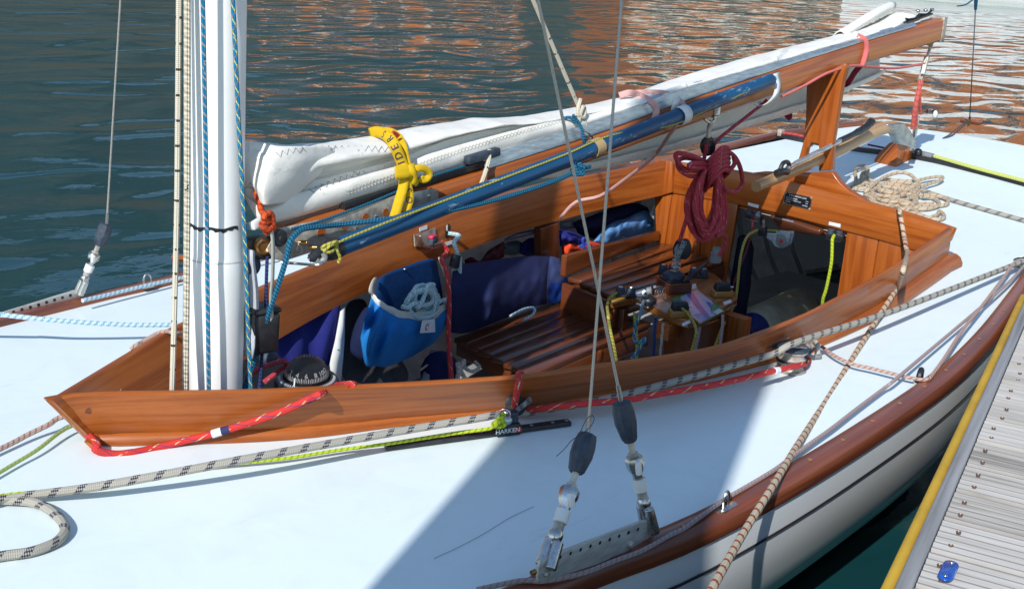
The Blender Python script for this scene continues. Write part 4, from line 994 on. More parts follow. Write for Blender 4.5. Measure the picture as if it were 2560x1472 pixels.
p = py(1474, 352, -.029); M().lathe(p, (0, -1, 0), [(.014, 0), (.014, .002), (.006, .004), (.004, .008), (0, .008)], 14).build('pad', BRZ, sh)
bw = M(); b0 = py(1432, 288, -.012)
bw.tube(cat([b0, py(1445, 305, -.02), py(1455, 325, -.03), py(1458, 350, -.034), py(1466, 362, -.036)], 4), .0042, 7); bw.tube(cat([py(1410, 296, -.0), py(1425, 294, -.012), py(1440, 306, -.022)], 3), .0042, 7)
tag(bw.build('lashing', R_BLUE), 'dark blue lashing hanging beside the bowline on the boom', 'lashing')
line('leech_line', [py(1223, 375, -.02), py(1222, 400, -.03), py(1212, 435, -.04), py(1203, 461, -.04)], .0052, R_WHT, 'short white flecked rope end hanging from the sail over the boom')
# ---------------------------------------------------------------- yellow sail tie with lettering, pink and coral ties
tie = thing('sail_tie', 'yellow webbing sail tie with dark blue lettering knotted round the sail', 'sail tie', py(1000, 440, -.04))
TB = SB3
def band(name, path, par, mtl, wid_px, off=.003, plane=-.045, th=.0014, dirs=None):
    """webbing: path of (u, v, on_sail) centre points, width across the path"""
    P = []
    for a in path:
        if len(a) > 2: P.append(py(a[0], a[1], a[2]))
        else: P.append(hit(TB, a[0], a[1], off, plane))
    C = cat(P, 4); rows = []
    W = wid_px*dep(C[0])/FOC/2
    for i, p in enumerate(C):
        t = (C[min(i+1, len(C)-1)]-C[max(0, i-1)]).normalized(); v = (p-CP).normalized(); s = t.cross(v).normalized()
        rows.append([p-s*W, p-s*W*.3-v*.0008, p+s*W*.3-v*.0008, p+s*W])
    o = M().grid(rows).build(name, mtl, par, solid=th, ang=70)
    if par is None: return o, C
    return o, C
o, C1 = band('strap', [(925, 334, .085), (942, 330, .055), (960, 335, .020), (975, 347, -.008), (988, 367, -.026), (997, 389, -.030), (1006, 412, -.034), (1012, 430, -.048)], tie, YEL, 27)
band('strap', [(950, 328, .080), (978, 330, .052), (998, 344, .016), (1008, 364, -.012), (1013, 390, -.026), (1020, 415, -.038), (1024, 428, -.046)], tie, YEL, 18)
band('knot_wrap', [(987, 432, -.052), (1003, 431, -.057), (1022, 428, -.060), (1040, 424, -.056)], tie, YEL, 33)
band('knot_wrap', [(1018, 415, -.055), (1026, 430, -.062), (1030, 446, -.060), (1024, 456, -.055)], tie, YEL, 26)
band('bow_loop', [(1034, 424, -.055), (1050, 420, -.060), (1066, 425, -.062), (1073, 436, -.062), (1066, 447, -.06), (1056, 449, -.058), (1050, 444, -.055)], tie, YEL, 18)
band('tail', [(1010, 448, -.052), (1006, 475, -.056), (998, 500, -.058), (991, 525, -.060), (985, 545, -.060)], tie, YEL, 24)
o, C3 = band('tail', [(1016, 450, -.053), (1022, 475, -.056), (1024, 500, -.058), (1016, 525, -.060), (1010, 542, -.060)], tie, YEL, 20)
band('tail', [(1035, 446, -.048), (1040, 455, -.050), (1034, 462, -.05)], tie, YEL, 14)
def letter(s, u, v, du, dv, size, plane=None):
    p = py(u, v, plane) if plane is not None else hit(SB3, u, v, .0068, -.03)
    vd = (p-CP).normalized(); q = pdep(u+du, v+dv, (p-CP).dot(_f)); x = (q-p).normalized()
    nrm = -vd; y = nrm.cross(x)
    text(tie, s, p-vd*.0022, x, y, size*dep(p)/FOC, NAVL)
def strap_letter(ch, C, k, size, mtl=None):
    n = len(C)-1; i = min(n-1, max(1, int(round(k*n)))); pp = C[i]; t = (C[i-1]-C[i+1]).normalized(); vd = (pp-CP).normalized()
    sd = t.cross(vd).normalized(); nn = -vd; yv = nn.cross(t)
    text(tie, ch, pp-vd*.0036, t, yv, size*dep(pp)/FOC, NAVL)
for ch, k in (('S', .29), ('R', .42), ('E', .56), ('D', .70), ('I', .82)): strap_letter(ch, C1, k, 27)
strap_letter('S', C3, .28, 23); strap_letter('O', C3, .50, 23); strap_letter('S', C3, .85, 24)
p = py(988, 336, .010); M().box(p-(p-CP).normalized()*.012, (.020, .006, .010), frame(py(1000, 344, .01)-p, (0, -.5, 1))).build('red_mark', REDP, tie)
def simple_band(path, wid, mtl, label, name='sail_tie'):
    o, C = band(name, path, None, mtl, wid); return tag(o, label, 'sail tie')
simple_band([(1548, 240, .05), (1575, 233, .03), (1600, 240), (1625, 254, -.022), (1640, 272, -.034), (1638, 292, -.036), (1634, 302, -.036)], 17, PINK, 'pale pink webbing tie round sail and boom beside the white pole loop')
simple_band([(1560, 235, .07), (1610, 231, .04), (1660, 233), (1690, 245, -.012), (1708, 262, -.034), (1706, 276, -.034)], 13, PINK, 'second pale pink tie crossing the alloy track just behind the first')
simple_band([(1690, 315, -.06), (1668, 345, .0), (1640, 385, .1), (1600, 420, .2), (1560, 450, .3), (1500, 490, .42), (1440, 505, .50), (1400, 545, .56)], 9, PINK, 'loose pinkish tie end trailing down to the far coaming')
simple_band([(2138, 87, .01), (2152, 93, -.015), (2164, 102, -.030), (2166, 125, -.034), (2160, 150, -.034), (2154, 166, -.03)], 12, PNKR, 'coral pink tie round the after end of the boom')
o = M().tube(cat([py(1955, 242, -.03), py(2010, 215, -.034), (py(2060, 187, -.045)), py(2095, 174, -.045), py(2130, 165, -.04), py(2170, 167, -.03), py(2240, 171, -.01), py(2318, 158, .0)], 6), .0045, 8).build('cord', PNKR)
tag(o, 'coral elastic cord stretched from the white hook past the crutch to the mainsheet', 'cord')
simple_band([(2152, 164, .02), (2138, 180, .05), (2122, 205, .09), (2108, 222, .11)], 14, CRIM, 'crimson tie hanging behind the boom aft of the crutch')
simple_band([(1966, 280, .11), (1972, 290, .112), (1966, 297, .112)], 18, CRIM, 'crimson tie end showing under the belly of the sail')
# ---------------------------------------------------------------- mainsheet: block, fall and the hank of crimson rope
c0 = py(1795, 283, -.025)
ms = thing('mainsheet_block', 'black block hanging from the boom on a steel shackle, crimson sheet through it', 'block', py(1772, 370, -.03))
M().tube(cat([py(1760, 298, -.03), py(1772, 306, -.03), py(1784, 302, -.03), py(1788, 291, -.03)], 4), .0035, 7).build('hook', SS, ms)
m = M(); m.tube([py(1778, 303, -.03), py(1773, 318, -.03), py(1771, 335, -.03), py(1770, 345, -.03)], [.006, .0075, .005, .008], 10); m.build('swivel', SSD, ms)
def sheave_block(c, r, th, ax, up, parent, k=1.45, strap=True):
    ax = V(ax).normalized(); up = V(up); up = (up-ax*up.dot(ax)).normalized(); sd = ax.cross(up)
    for s in (-1, 1):
        pts = [c+ax*s*th/2+up*(r*math.sin(a)*(k if math.sin(a) > 0 else 1.1))+sd*r*math.cos(a) for a in [2*math.pi*i/22 for i in range(22)]]
        M().poly(pts, ax*s*.003).build('cheek', BLK, parent, bevel=.001)
        if strap: M().box(c+ax*s*(th/2+.004)+up*r*.25, (r*.55, r*2.1, .0015), Matrix((sd, up, ax)).transposed()).build('strap', SS, parent)
    M().lathe(c-ax*th*.45, ax, [(r*.3, 0), (r*.88, 0), (r*.8, th*.45), (r*.88, th*.9), (r*.3, th*.9)], 20).build('sheave', GRP, parent)
sheave_block(py(1769, 368, -.03), .021, .020, (.75, .6, .1), (0.05, 0, 1), ms)
line('mainsheet', [py(1766, 362, -.038), py(1762, 390, -.045), py(1752, 420, -.05), py(1738, 460, -.05), py(1728, 500, -.045), py(1712, 560, -.03), py(1700, 600, -.0)], .0058, R_CRIM, 'crimson sheet falling from the hanging block on the left of the hank')
line('mainsheet', [py(1780, 372, -.02), py(1800, 345, -.02), (py(1850, 305, -.025)), py(1905, 262, -.03), py(1917, 250, -.04)], .0050, R_CRIM, 'crimson rope stretched from the hank up to the white pole hook')
def hank():
    m = M(); y0 = -.06; rr = .0066
    c = lambda u, v, y=0.0: py(u, v, y0+y)
    rnd = random.Random(3)
    # hanging bights
    for k in range(11):
        a = k/10; uL = 1718+26*a+rnd.uniform(-6, 6); uR = 1816-34*a+rnd.uniform(-8, 8); vb = 598-26*abs(a-.35)*1.6+rnd.uniform(-10, 6); y = (.5-a)*.05+rnd.uniform(-.012, .012)
        m.tube(cat([c(1786+rnd.uniform(-8, 8), 395+rnd.uniform(-6, 8), y*.4), c((uL+1770)/2-4, 450, y), c(uL, 520+rnd.uniform(-10, 10), y), c(uL+14, vb-14, y), c((uL+uR)/2, vb, y*.8), c(uR-10, vb-16, y), c(uR, 530, y), c((uR*.45+1795*.55), 455, y), c(1798+rnd.uniform(-6, 6), 392, y*.4)], 5), rr, 8)
    for k in range(6):
        a = k/5; uL = 1738+14*a+rnd.uniform(-4, 4); uR = 1800-18*a+rnd.uniform(-4, 4); vb = 575-14*abs(a-.5)+rnd.uniform(-14, 6); y = -.02+.03*a
        m.tube(cat([c(1784, 395, y*.4), c((uL+1772)/2, 450, y), c(uL, 520, y), c((uL+uR)/2, vb, y), c(uR, 520, y), c((uR+1795)/2, 455, y), c(1798, 392, y*.4)], 5), rr, 8)
    # wraps round the neck
    for k in range(6):
        v = 378+k*11; 
        m.tube(cat([c(1762, v+34+k*2, .0), c(1782, v+14, -.045), c(1806, v-8, -.050), c(1822, v-4, -.01), c(1806, v+12, .03), c(1772, v+34, .03)], 4), rr, 8)
    # loose loops at the sides
    m.tube(cat([c(1760, 425, .0), c(1735, 428, -.01), c(1708, 420, 0), c(1692, 400, .0), c(1690, 385, .0), c(1706, 384, -.01), c(1735, 392, -.02), c(1765, 405, -.01)], 5), rr, 8)
    m.tube(cat([c(1750, 440, .0), c(1725, 440, -.01), c(1700, 425, .01), c(1695, 405, .02), c(1712, 395, .02), c(1745, 400, .01)], 5), rr, 8)
    m.tube(cat([c(1762, 418, -.02), c(1735, 420, -.03), c(1722, 414, -.03), c(1735, 408, -.03), c(1765, 410, -.02)], 5), rr, 8)
    m.tube(cat([c(1806, 378, -.02), c(1828, 384, -.03), c(1842, 400, -.03), c(1852, 425, -.03), c(1856, 455, -.02), c(1846, 474, -.02), c(1826, 480, -.02), c(1810, 470, -.02)], 5), rr, 8)
    m.tube(cat([c(1804, 420, -.03), c(1822, 426, -.03), c(1836, 410, -.03), c(1834, 392, -.03)], 5), rr, 8)
    m.tube(cat([c(1790, 590, .0), c(1806, 585, .0), c(1815, 600, .01), c(1808, 622, .02), c(1796, 640, .03)], 5), rr*.9, 8)
    o = m.build('coiled_sheet', R_CRIM); tag(o, 'thick hank of crimson rope hung under the boom over the cockpit', 'coiled rope')
hank()
# mainsheet tackle at the boom end
mt_ = thing('sheet_tackle', 'coral rope tackle with steel blocks between the boom end and the stern deck', 'tackle', pd(2278, 378))
m = M(); m.tube([py(2330, 108, .0), py(2318, 140, .0), py(2308, 165, .0)], [.007, .005, .008], 8); m.build('upper_shackle', SSD, mt_)
M().bar(py(2318, 142, .0), py(2300, 205, .0), .018, .016).build('upper_block', SSD, mt_, bevel=.003)
M().bar(py(2312, 162, -.012), py(2307, 185, -.012), .013, .004).build('white_tape', WHT, mt_)
for a, b, w_ in ((( 2306, 190), (2281, 322), .009), ((2300, 200), (2290, 315), .007), ((2303, 196), (2302, 285), .006)):
    M().tube(cat([py(*a, -.0), py((a[0]+b[0])/2-3, (a[1]+b[1])/2, -.01), py(*b, .0)], 6), w_, 8).build('tackle_rope', rope('coral_rope', (.62, .14, .11), (.5, .08, .07), .02, .3, .3) if a[0] == 2306 else bpy.data.materials['coral_rope'], mt_)
M().bar(py(2294, 290, .01), py(2285, 345, .01), .016, .016).build('lower_block', SS, mt_, bevel=.004)
sp_ = M(); b0, b1 = py(2285, 345, .01), pd(2279, 385, .005)
sp_.tube([b0.lerp(b1, i/40)+V((.011*math.cos(i*.95), .011*math.sin(i*.95), 0)) for i in range(41)], .0022, 6); sp_.build('spring', SS, mt_)
# ---------------------------------------------------------------- traveller across the stern deck, with its lime line
tv = M(); T0, T1 = pd(1945, 336, .012), pd(2300, 392, .012); T2 = pd(2580, 462, .012)
tvp = cat([T0, pd(2100, 365, .012), T1, pd(2430, 422, .012), T2, pd(2660, 485, .012)], 4)
tv.grid([[p+V((-.014, 0, -.012)), p+V((-.014, 0, .006)), p+V((.014, 0, .006)), p+V((.014, 0, -.012))] for p in tvp]); tv.build('traveller_track', BLK, BOAT, ang=30)
line('traveller_line', [pd(2335, 390, .03), pd(2370, 400, .028), pd(2450, 423, .026), pd(2580, 457, .026), pd(2640, 474, .026)], .0068, rope('pale_lime_rope', (.66, .68, .20), (.45, .50, .10), .010, .35, .3, .005), 'pale lime rope lying along the traveller on the stern deck')
ca = M(); a, b = pd(2290, 382, .02), pd(2332, 392, .02)
ca.bar(a, b, .03, .022); cc = ca.build('traveller_car', GRP, BOAT, bevel=.004)
M().ball(pd(2296, 380, .034), (.016, .014), 12).build('car_block', BLK, BOAT)
line('traveller_line', [pd(1955, 333, .022), pd(1985, 336, .026), pd(2010, 342, .024)], .006, rope('coral_line', (.55, .08, .08), (.4, .05, .05)), 'short coral line at the far end of the traveller track')
M().box(pd(1952, 332, .022), (.03, .02, .03)).build('track_end', SSD, BOAT, bevel=.003)
line('traveller_line', [pd(2170, 362, .022), pd(2200, 368, .022), pd(2230, 374, .022)], .004, R_DRED, 'dark red line on the traveller beside the wooden block')
m = M(); m.tube(cat([pd(2318, 282, .0), pd(2319, 275, .03), pd(2330, 275, .03), pd(2332, 284, .0)], 4), .004, 6); m.build('stern_eye', SS, BOAT)
M().ball(pd(2338, 287, .008), (.012, .02), 10).build('stern_cap', WHT, BOAT)
# tan rope heap on the stern deck
def heap():
    z = lambda x, y: (2080+x/5.2, 280+y/5.2)
    W = [[(860, 1290, .03), (800, 1235, .02), (620, 1200, .012), (500, 1140, .01), (700, 1150, .012), (980, 1140, .012), (1080, 1080, .014), (900, 1060, .02), (640, 1010, .02), (540, 960, .02), (760, 980, .022), (1040, 980, .022), (1110, 930, .03), (1060, 850, .04), (980, 800, .045), (860, 790, .045), (720, 830, .04), (600, 900, .035), (480, 1000, .03), (420, 1040, .02)],
         [(250, 980, .012), (300, 940, .012), (310, 840, .012), (300, 770, .012), (350, 710, .014), (430, 705, .016), (470, 760, .016), (440, 860, .02), (400, 900, .02), (380, 840, .02), (420, 770, .02), (460, 850, .02), (540, 900, .02), (700, 880, .02), (860, 890, .02), (1060, 900, .02), (1240, 860, .02), (1400, 840, .02), (1440, 860, .02), (1380, 900, .02), (1250, 940, .02), (1160, 980, .02)],
         [(500, 1110, .01), (700, 1110, .012), (900, 1070, .02), (1130, 1080, .02), (1300, 1080, .016), (1450, 1110, .014), (1510, 1160, .012), (1460, 1210, .01), (1300, 1220, .01), (1100, 1230, .01), (1000, 1250, .01), (900, 1220, .01), (700, 1190, .01)],
         [(1090, 1110, .02), (1060, 1060, .03), (1120, 990, .035), (1140, 930, .035)],
         [(640, 1030, .03), (800, 1060, .03), (920, 1030, .025), (960, 1060, .02), (860, 1100, .02), (640, 1090, .02), (520, 1040, .02), (640, 960, .026), (860, 950, .026), (1020, 1010, .026), (1060, 1100, .022), (1060, 1190, .018), (940, 1200, .02), (760, 1130, .02)],
         [(940, 1300, .01), (1100, 1330, .01), (1300, 1390, .01), (1420, 1390, .01), (1460, 1350, .01), (1400, 1290, .012), (1360, 1340, .012), (1240, 1370, .01), (1080, 1290, .012), (1060, 1250, .012), (1220, 1260, .012), (1380, 1220, .012), (1380, 1160, .012), (1300, 1110, .014), (1180, 1100, .018)],
         [(260, 1000, .01), (380, 960, .012), (430, 920, .018), (560, 970, .02), (660, 1060, .02), (820, 1120, .02), (1000, 1180, .02), (1120, 1190, .014), (1320, 1190, .012)],
         [(300, 1000, .012), (440, 990, .02), (600, 950, .024), (760, 920, .024), (940, 920, .026), (1080, 960, .026), (1130, 1040, .026), (1000, 1130, .024), (820, 1170, .022), (640, 1150, .018), (540, 1090, .016), (480, 1060, .014)],
         [(420, 1060, .010), (560, 1130, .012), (760, 1210, .010), (960, 1270, .010), (1060, 1200, .018), (1100, 1120, .02), (980, 1010, .026), (800, 1010, .026)]]
    m = M()
    for pth in W: m.tube(cat([pd(*z(a, b), h) for a, b, h in pth], 6), .0066, 8)
    o = m.build('coiled_rope', R_TAN); tag(o, 'loose heap of tan rope with reddish flecks on the stern deck', 'coiled rope')
heap()
line('sheet', [pd(2290, 470, .012), pd(2370, 497, .01), pd(2460, 523, .01), pd(2600, 562, .01), pd(2660, 580, .01)], .0075, R_JIB, 'grey flecked rope leading from the heap across the stern deck')
# mooring rope over the coaming and down to the pontoon
MP = [pd(2235, 523, .02), pb(2247, 524, .012), pb(2252, 545, .03), pb(2260, 590, .06)]
ma, mb2 = V((2.02, -.565, .215)), None
m_ = [pb(2264, 612, .12), pb(2268, 634, .16), pz(2263, 655, .204), pz(2256, 682, .196), py(2246, 712, -.598), py(2225, 748, -.612), py(2200, 786, -.63), py(2160, 850, -.67), py(2060, 1010, -.78), py(1990, 1118, -.865), py(1960, 1168, -.905), py(1930, 1218, -.94), py(1860, 1330, -1.00), py(1775, 1480, -1.09), py(1690, 1640, -1.15), V((.10, -1.40, .16)), V((.02, -1.46, .118)), V((-.12, -1.5, .116)), V((-.3, -1.42, .116))]
line('mooring_rope', MP+m_, .0068, R_MOOR, 'tan and red flecked mooring rope crossing the coaming and hanging over the rail', n=10)
# ---------------------------------------------------------------- port side deck lines
JB = [(-900, 1335, .012), (-400, 1290, .016), (-60, 1254, .02), (0, 1245, .018), (80, 1237, .017), (240, 1216, .03), (440, 1180, .045), (640, 1142, .055), (850, 1104, .055), (1060, 1067, .055), (1190, 1046, .058), (1245, 1036, .058)]
line('jib_sheet', [pd(*a) for a in JB], .0078, R_JIB, 'long grey flecked sheet running along the near side of the coaming to the black clutch', n=10)
J2 = [(1290, 1035), (1360, 1024), (1500, 1000), (1700, 950), (1872, 902), (1935, 884)]
jy = [-.395, -.43, -.50, -.57, -.612, -.64]
J2p = [py(*a, y) for a, y in zip(J2, jy)]+[pd(1975, 862, .085), pd(2060, 833, .08), pd(2205, 787, .065), pd(2380, 722, .05), pd(2541, 660, .035), pd(2640, 622, .02)]
line('jib_sheet', J2p, .0080, R_JIB, 'grey flecked sheet leading aft from the clutch past the turning block to the quarter', n=10)
loop = [(-40, 1246, .012), (30, 1250, .012), (78, 1254, .012), (118, 1270, .012), (150, 1296, .01), (163, 1322, .009), (150, 1346, .009), (120, 1364, .009), (70, 1380, .009), (0, 1390, .009), (-120, 1412, .009), (-400, 1430, .009), (-800, 1400, .009)]
line('jib_sheet', [pd(*a) for a in loop], .0080, R_JIB, 'grey flecked rope loop lying flat on the white foredeck', n=10)
line('barber_hauler', [pd(-700, 1440, .01), pd(-300, 1262, .01), pd(0, 1122, .012), pd(70, 1086, .016), pd(120, 1062, .022), pd(158, 1041, .028), V((-.19, .08, .06)), V((-.1, .16, .10))], .0050, R_PNK, 'pink flecked rope slanting over the foredeck behind the coaming point')
line('lime_line', [pd(-700, 1600, .008), pd(-300, 1362, .008), pd(0, 1180, .01), pd(90, 1126, .014), pd(180, 1064, .02), V((-.17, .07, .04))], .0036, rope('faded_lime', (.42, .52, .16), (.3, .4, .1), .01), 'faded lime line on the foredeck ahead of the coaming point')
line('lime_line', [pd(-30, 1243, .02), pd(30, 1235, .022), pd(240, 1213, .012), pd(470, 1170, .012), pd(700, 1147, .012), pd(850, 1124, .013), pd(960, 1110, .016), pd(1125, 1084, .022), pd(1200, 1074, .028), pd(1228, 1069, .030), pd(1243, 1054, .040)], .0036, R_LIME, 'bright lime line stretched along the track beside the near coaming')
kt = M(); c = pd(1247, 1052, .045)
kt.tube(cat([c+V((.010*math.sin(a*1.9), .008*math.cos(a*2.3), .013*math.sin(a*1.3+.4))) for a in [i*.8 for i in range(13)]], 4), .0040, 8); tag(kt.build('rope_knot', R_LIME), 'bright lime knot at the end of the line by the black car', 'knot')
# track and car
a, b = pd(964, 1117, .006), pd(1424, 1055, .006)
M().bar(a, b, .020, .010).build('jib_track', BLK, BOAT, bevel=.002)
for k in (.06, .14, .22, .30, .40, .5, .78, .9, .98):
    p = a.lerp(b, k)+V((0, 0, .005)); M().lathe(p, (0, 0, 1), [(.004, 0), (.004, .0006), (0, .0008)], 8).build('track_hole', SSD, BOAT)
car = thing('track_car', 'black slider car with white lettering on the near deck track', 'track car', a.lerp(b, .62))
ca, cb_ = a.lerp(b, .575)+V((0, 0, .006)), a.lerp(b, .705)+V((0, 0, .006))
M().bar(ca, cb_, .030, .024).build('body', BLK, car, bevel=.003)
xd = (cb_-ca).normalized(); sd_ = V((xd.y, -xd.x, 0)).normalized()
text(car, 'HARKEN', ca.lerp(cb_, .42)+sd_*.0154+V((0, 0, .0005)), xd, (0, 0, 1), .0135, LBL)
M().box(ca.lerp(cb_, .83)+sd_*.0152, (.018, .0008, .009), frame(xd, (0, 0, 1))).build('red_mark', REDP, car)
m = M(); p = ca.lerp(cb_, .42)+V((0, 0, .018)); m.ball(p, (.016, .013), 14); m.build('dome', SS, car)
m = M(); p = ca.lerp(cb_, .78)+V((0, .004, .013)); m.lathe(p, (0, 0, 1), [(.013, 0), (.0135, .006), (.0115, .008), (.0115, .014), (.0125, .016), (.011, .020), (0, .020)], 20); m.build('knob', RUB, car)
# clutch block standing above the car, red rope round it
cl_ = thing('jib_lead_block', 'grey cheeked lead block standing on the track car, red rope through it', 'block', pd(1265, 1050, .04))
z5 = lambda x, y: (1180+x/9.046, 960+y/9.044)
def pv(x, y, yy): return py(*z5(x, y), yy)
yq = -.415
fp = [pv(890, 640, yq), pv(1310, 285, yq), pv(1350, 310, yq), pv(1358, 380, yq), pv(1330, 430, yq), pv(930, 725, yq)]
M().poly(fp, (0, .002, 0)).build('cheek', GRP, cl_, bevel=.0008)
bp2 = [pv(760, 515, yq+.03), pv(1090, 150, yq+.03), pv(1310, 285, yq+.03), pv(1310, 330, yq+.03), pv(890, 610, yq+.03)]
M().poly(bp2, (0, .002, 0)).build('cheek', RUB, cl_, bevel=.0008)
shv = M(); c = (fp[1]+fp[5]+fp[0]+fp[3])/4+V((0, .015, 0)); ax = V((0, 1, .0)); shv.lathe(c-ax*.012, ax, [(0, 0), (.020, 0), (.017, .012), (.020, .024), (0, .024)], 20); shv.build('sheave', BLK, cl_)
for x, y in ((985, 640), (1118, 540), (1092, 492), (1295, 405), (1268, 350), (962, 588)):
    p = pv(x, y, yq-.001); M().lathe(p, (0, -1, 0), [(.0021, 0), (.0021, .0004), (0, .0004)], 8).build('rivet', BLK, cl_)
p = pv(1195, 450, yq-.0005); M().lathe(p, (0, -1, 0), [(.0048, .0), (.0054, .0006), (.0048, .001), (.0044, .0004), (0, .0004)], 16).build('axle', SSD, cl_)
m = M(); m.ball(pv(755, 670, yq), (.012, .013), 14, 0, (.5, -.6, .6)); m.build('swivel', SS, cl_)
rc = pv(735, 690, yq-.012); e1, e2 = _r, (_u*.9-_f*.2).normalized()
M().tube([rc+(e1*math.cos(t)+e2*math.sin(t))*.0115 for t in [2*math.pi*i/24 for i in range(25)]], .0009, 6).build('split_ring', SS, cl_)
line('jib_sheet', [py(1302, 975, -.34), py(1304, 948, -.36), py(1302, 934, -.38), py(1297, 936, -.405), pv(1060, -60, -.44), pv(1045, 20, -.452), pv(1020, 130, -.443), pv(1000, 260, -.435), pv(970, 400, -.425), pv(960, 480, -.415)], .0070, R_RED, 'red rope dropping over the coaming top into the lead block', n=10)
RB2 = [pv(1210, 600, -.405), pv(1500, 560, -.43), pv(2000, 500, -.475), pv(2533, 440, -.52), py(1560, 1000, -.565), py(1640, 986, -.60), py(1780, 962, -.635), py(1880, 940, -.655), py(1938, 926, -.665), py(1975, 918, -.672), py(2012, 909, -.665), py(2022, 900, -.64)]
line('jib_sheet', RB2, .0070, R_RED, 'red rope running aft from the lead block to the turning block', n=10)
m = M(); A_ = py(1937, 926.5, -.667); m.cyl(A_, py(1946, 925, -.668), .0078, n=12); tag(m.build('whipping', LBL), 'white whipping on the red rope just before the turning block', 'whipping')
RA = [py(250, 1102, .03), py(240, 1112, .0), py(240, 1122, -.02), py(262, 1128, -.03)]
z1 = lambda x, y: (x/2.9116, 972+y/2.9116)
RA2 = [(830, 458, .012), (960, 440, .018), (1130, 402, .022), (1350, 345, .024), (1540, 300, .024), (1660, 265, .024), (1880, 195, .024), (2100, 115, .022), (2250, 45, .02)]
def cface(u, v, o):        # a point o in front of the outer face of the near coaming
    h = CBV.ray_cast(CP, ray(u, v).normalized()); p = h[0] if h[0] else pd(u, v)
    return p+V((-.55, -.83, .1)).normalized()*o
_m = M(); _m.grid([[pB[i], pT[i]] for i in range(60)]); CBV = bvh(_m)
ra = [pd(258, 1108, .022)+V((0, .05, 0)), pd(243, 1112, .018), pd(240, 1124, .012)]+[cface(*z1(a, b), o) for a, b, o in RA2]+[cface(805, 976, .016), cface(832, 968, .012)+V((0, 0, .006)), py(872, 961, -.235), py(890, 964, -.215), py(905, 975, -.20), py(915, 1010, -.19)]
line('hitched_rope', ra, .0074, R_RED, 'thick red rope looped round the coaming point and back over its near side', n=10)
for k, (a, b, mt2, nm) in enumerate((((1540, 300), (1607, 280), LBL, 'white'), ((1607, 280), (1668, 264), NAVL, 'navy'), ((2215, 62), (2275, 38), NAVL, 'navy'))):
    p, q2 = cface(*z1(*a), .024 if k < 2 else .0205), cface(*z1(*b), .024 if k < 2 else .0195)
    tag(M().cyl(p, q2, .0079, n=12).build('whipping', mt2), ('white' if nm == 'white' else 'dark blue')+(' whipping on the red rope beside the coaming' if k < 2 else ' whipping on the red rope near the coaming top'), 'whipping')
# turning block on the near side deck
tbk = thing('turning_block', 'black and steel turning block on the near side deck, red rope round its lower sheave', 'turning block', pd(1975, 912))
cB = pd(1976, 925, .0); cB = V((cB.x, cB.y+.0, cB.z))
M().lathe(cB, (0, 0, 1), [(.034, 0), (.036, .004), (.030, .006), (.027, .014), (.030, .022), (.034, .024), (.034, .028), (.027, .034), (.027, .040), (.034, .047), (.035, .051), (.020, .052), (0, .052)], 28).build('lower_sheave', SSD, tbk)
M().lathe(cB+V((0, 0, .024)), (0, 0, 1), [(.0365, .0), (.0375, .002), (.0365, .005), (.030, .006)], 28).build('black_flange', BLK, tbk)
tp2 = [cB+V((.037*math.cos(a)*(1.0), .037*math.sin(a), .052)) for a in [2*math.pi*i/24 for i in range(24)]]
M().poly(tp2, (0, 0, .006)).build('top_plate', RUB, tbk, bevel=.002)
M().box(cB+V((.003, -.004, .0605)), (.028, .050, .005), frame((.8, .6, 0), (0, 0, 1))).build('strap', SS, tbk, bevel=.002)
M().box(cB+V((-.018, .002, .0615)), (.014, .014, .004), frame((.8, .6, 0), (0, 0, 1))).build('white_patch', WHT, tbk, bevel=.002)
for s in (-1, 1): M().lathe(cB+V((.004+s*.006, -.004+s*.014, .063)), (0, 0, 1), [(.005, 0), (.004, .002), (0, .0025)], 10).build('screw', SS, tbk)
cam_ = thing('cam_cleat', 'grey cam cleat with an arched fairlead beside the turning block', 'cleat', pd(2028, 885))
cc_ = pd(2026, 882, .012)
M().box(cc_+V((0, 0, -.002)), (.046, .036, .018), frame((.8, -.6, 0), (0, 0, 1))).build('base', GRP, cam_, bevel=.005)
m = M(); e = V((.6, .8, 0)); m.tube(cat([cc_+V((.008, -.006, .004))+e*-.018, cc_+V((.008, -.006, .022))+e*-.014, cc_+V((.008, -.006, .028)), cc_+V((.008, -.006, .022))+e*.014, cc_+V((.008, -.006, .004))+e*.018], 4), .0055, 8); m.build('fairlead', simple('pale_grey_plastic', (.40, .40, .37), .5), cam_)
m = M(); m.ball(cc_+V((-.012, .006, .016)), (.012, .010), 12); m.build('cam', GRP, cam_)
# dark plate with bright edge and an oval hole in the coaming
ow = [cface(*q, .003) for q in ((1914, 874), (1919, 864), (1970, 842), (1974, 844), (1972, 862), (1916, 884))]
M().poly(ow, (.0, .003, 0)).build('coaming_plate', BLK, BOAT, bevel=.0006)
M().tube([cface(*q, .004) for q in ((1914, 878), (1919, 864), (1971, 842))], .0012, 6).build('plate_edge', SS, BOAT)
oc = [cface(2006+8*math.cos(a)-6*math.sin(a)*-.55, 839+12*math.sin(a)-3*math.cos(a)*0-0, .0022) for a in [2*math.pi*i/18 for i in range(18)]]
M().poly(oc, (0, .002, 0)).build('coaming_hole', WO, BOAT)
bu = M(); p = cface(218, 1024, .0018); bu.lathe(p, (-.7, -.7, .1), [(.006, 0), (.006, .0004), (0, .0005)], 12); bu.build('coaming_bung', WS, BOAT)
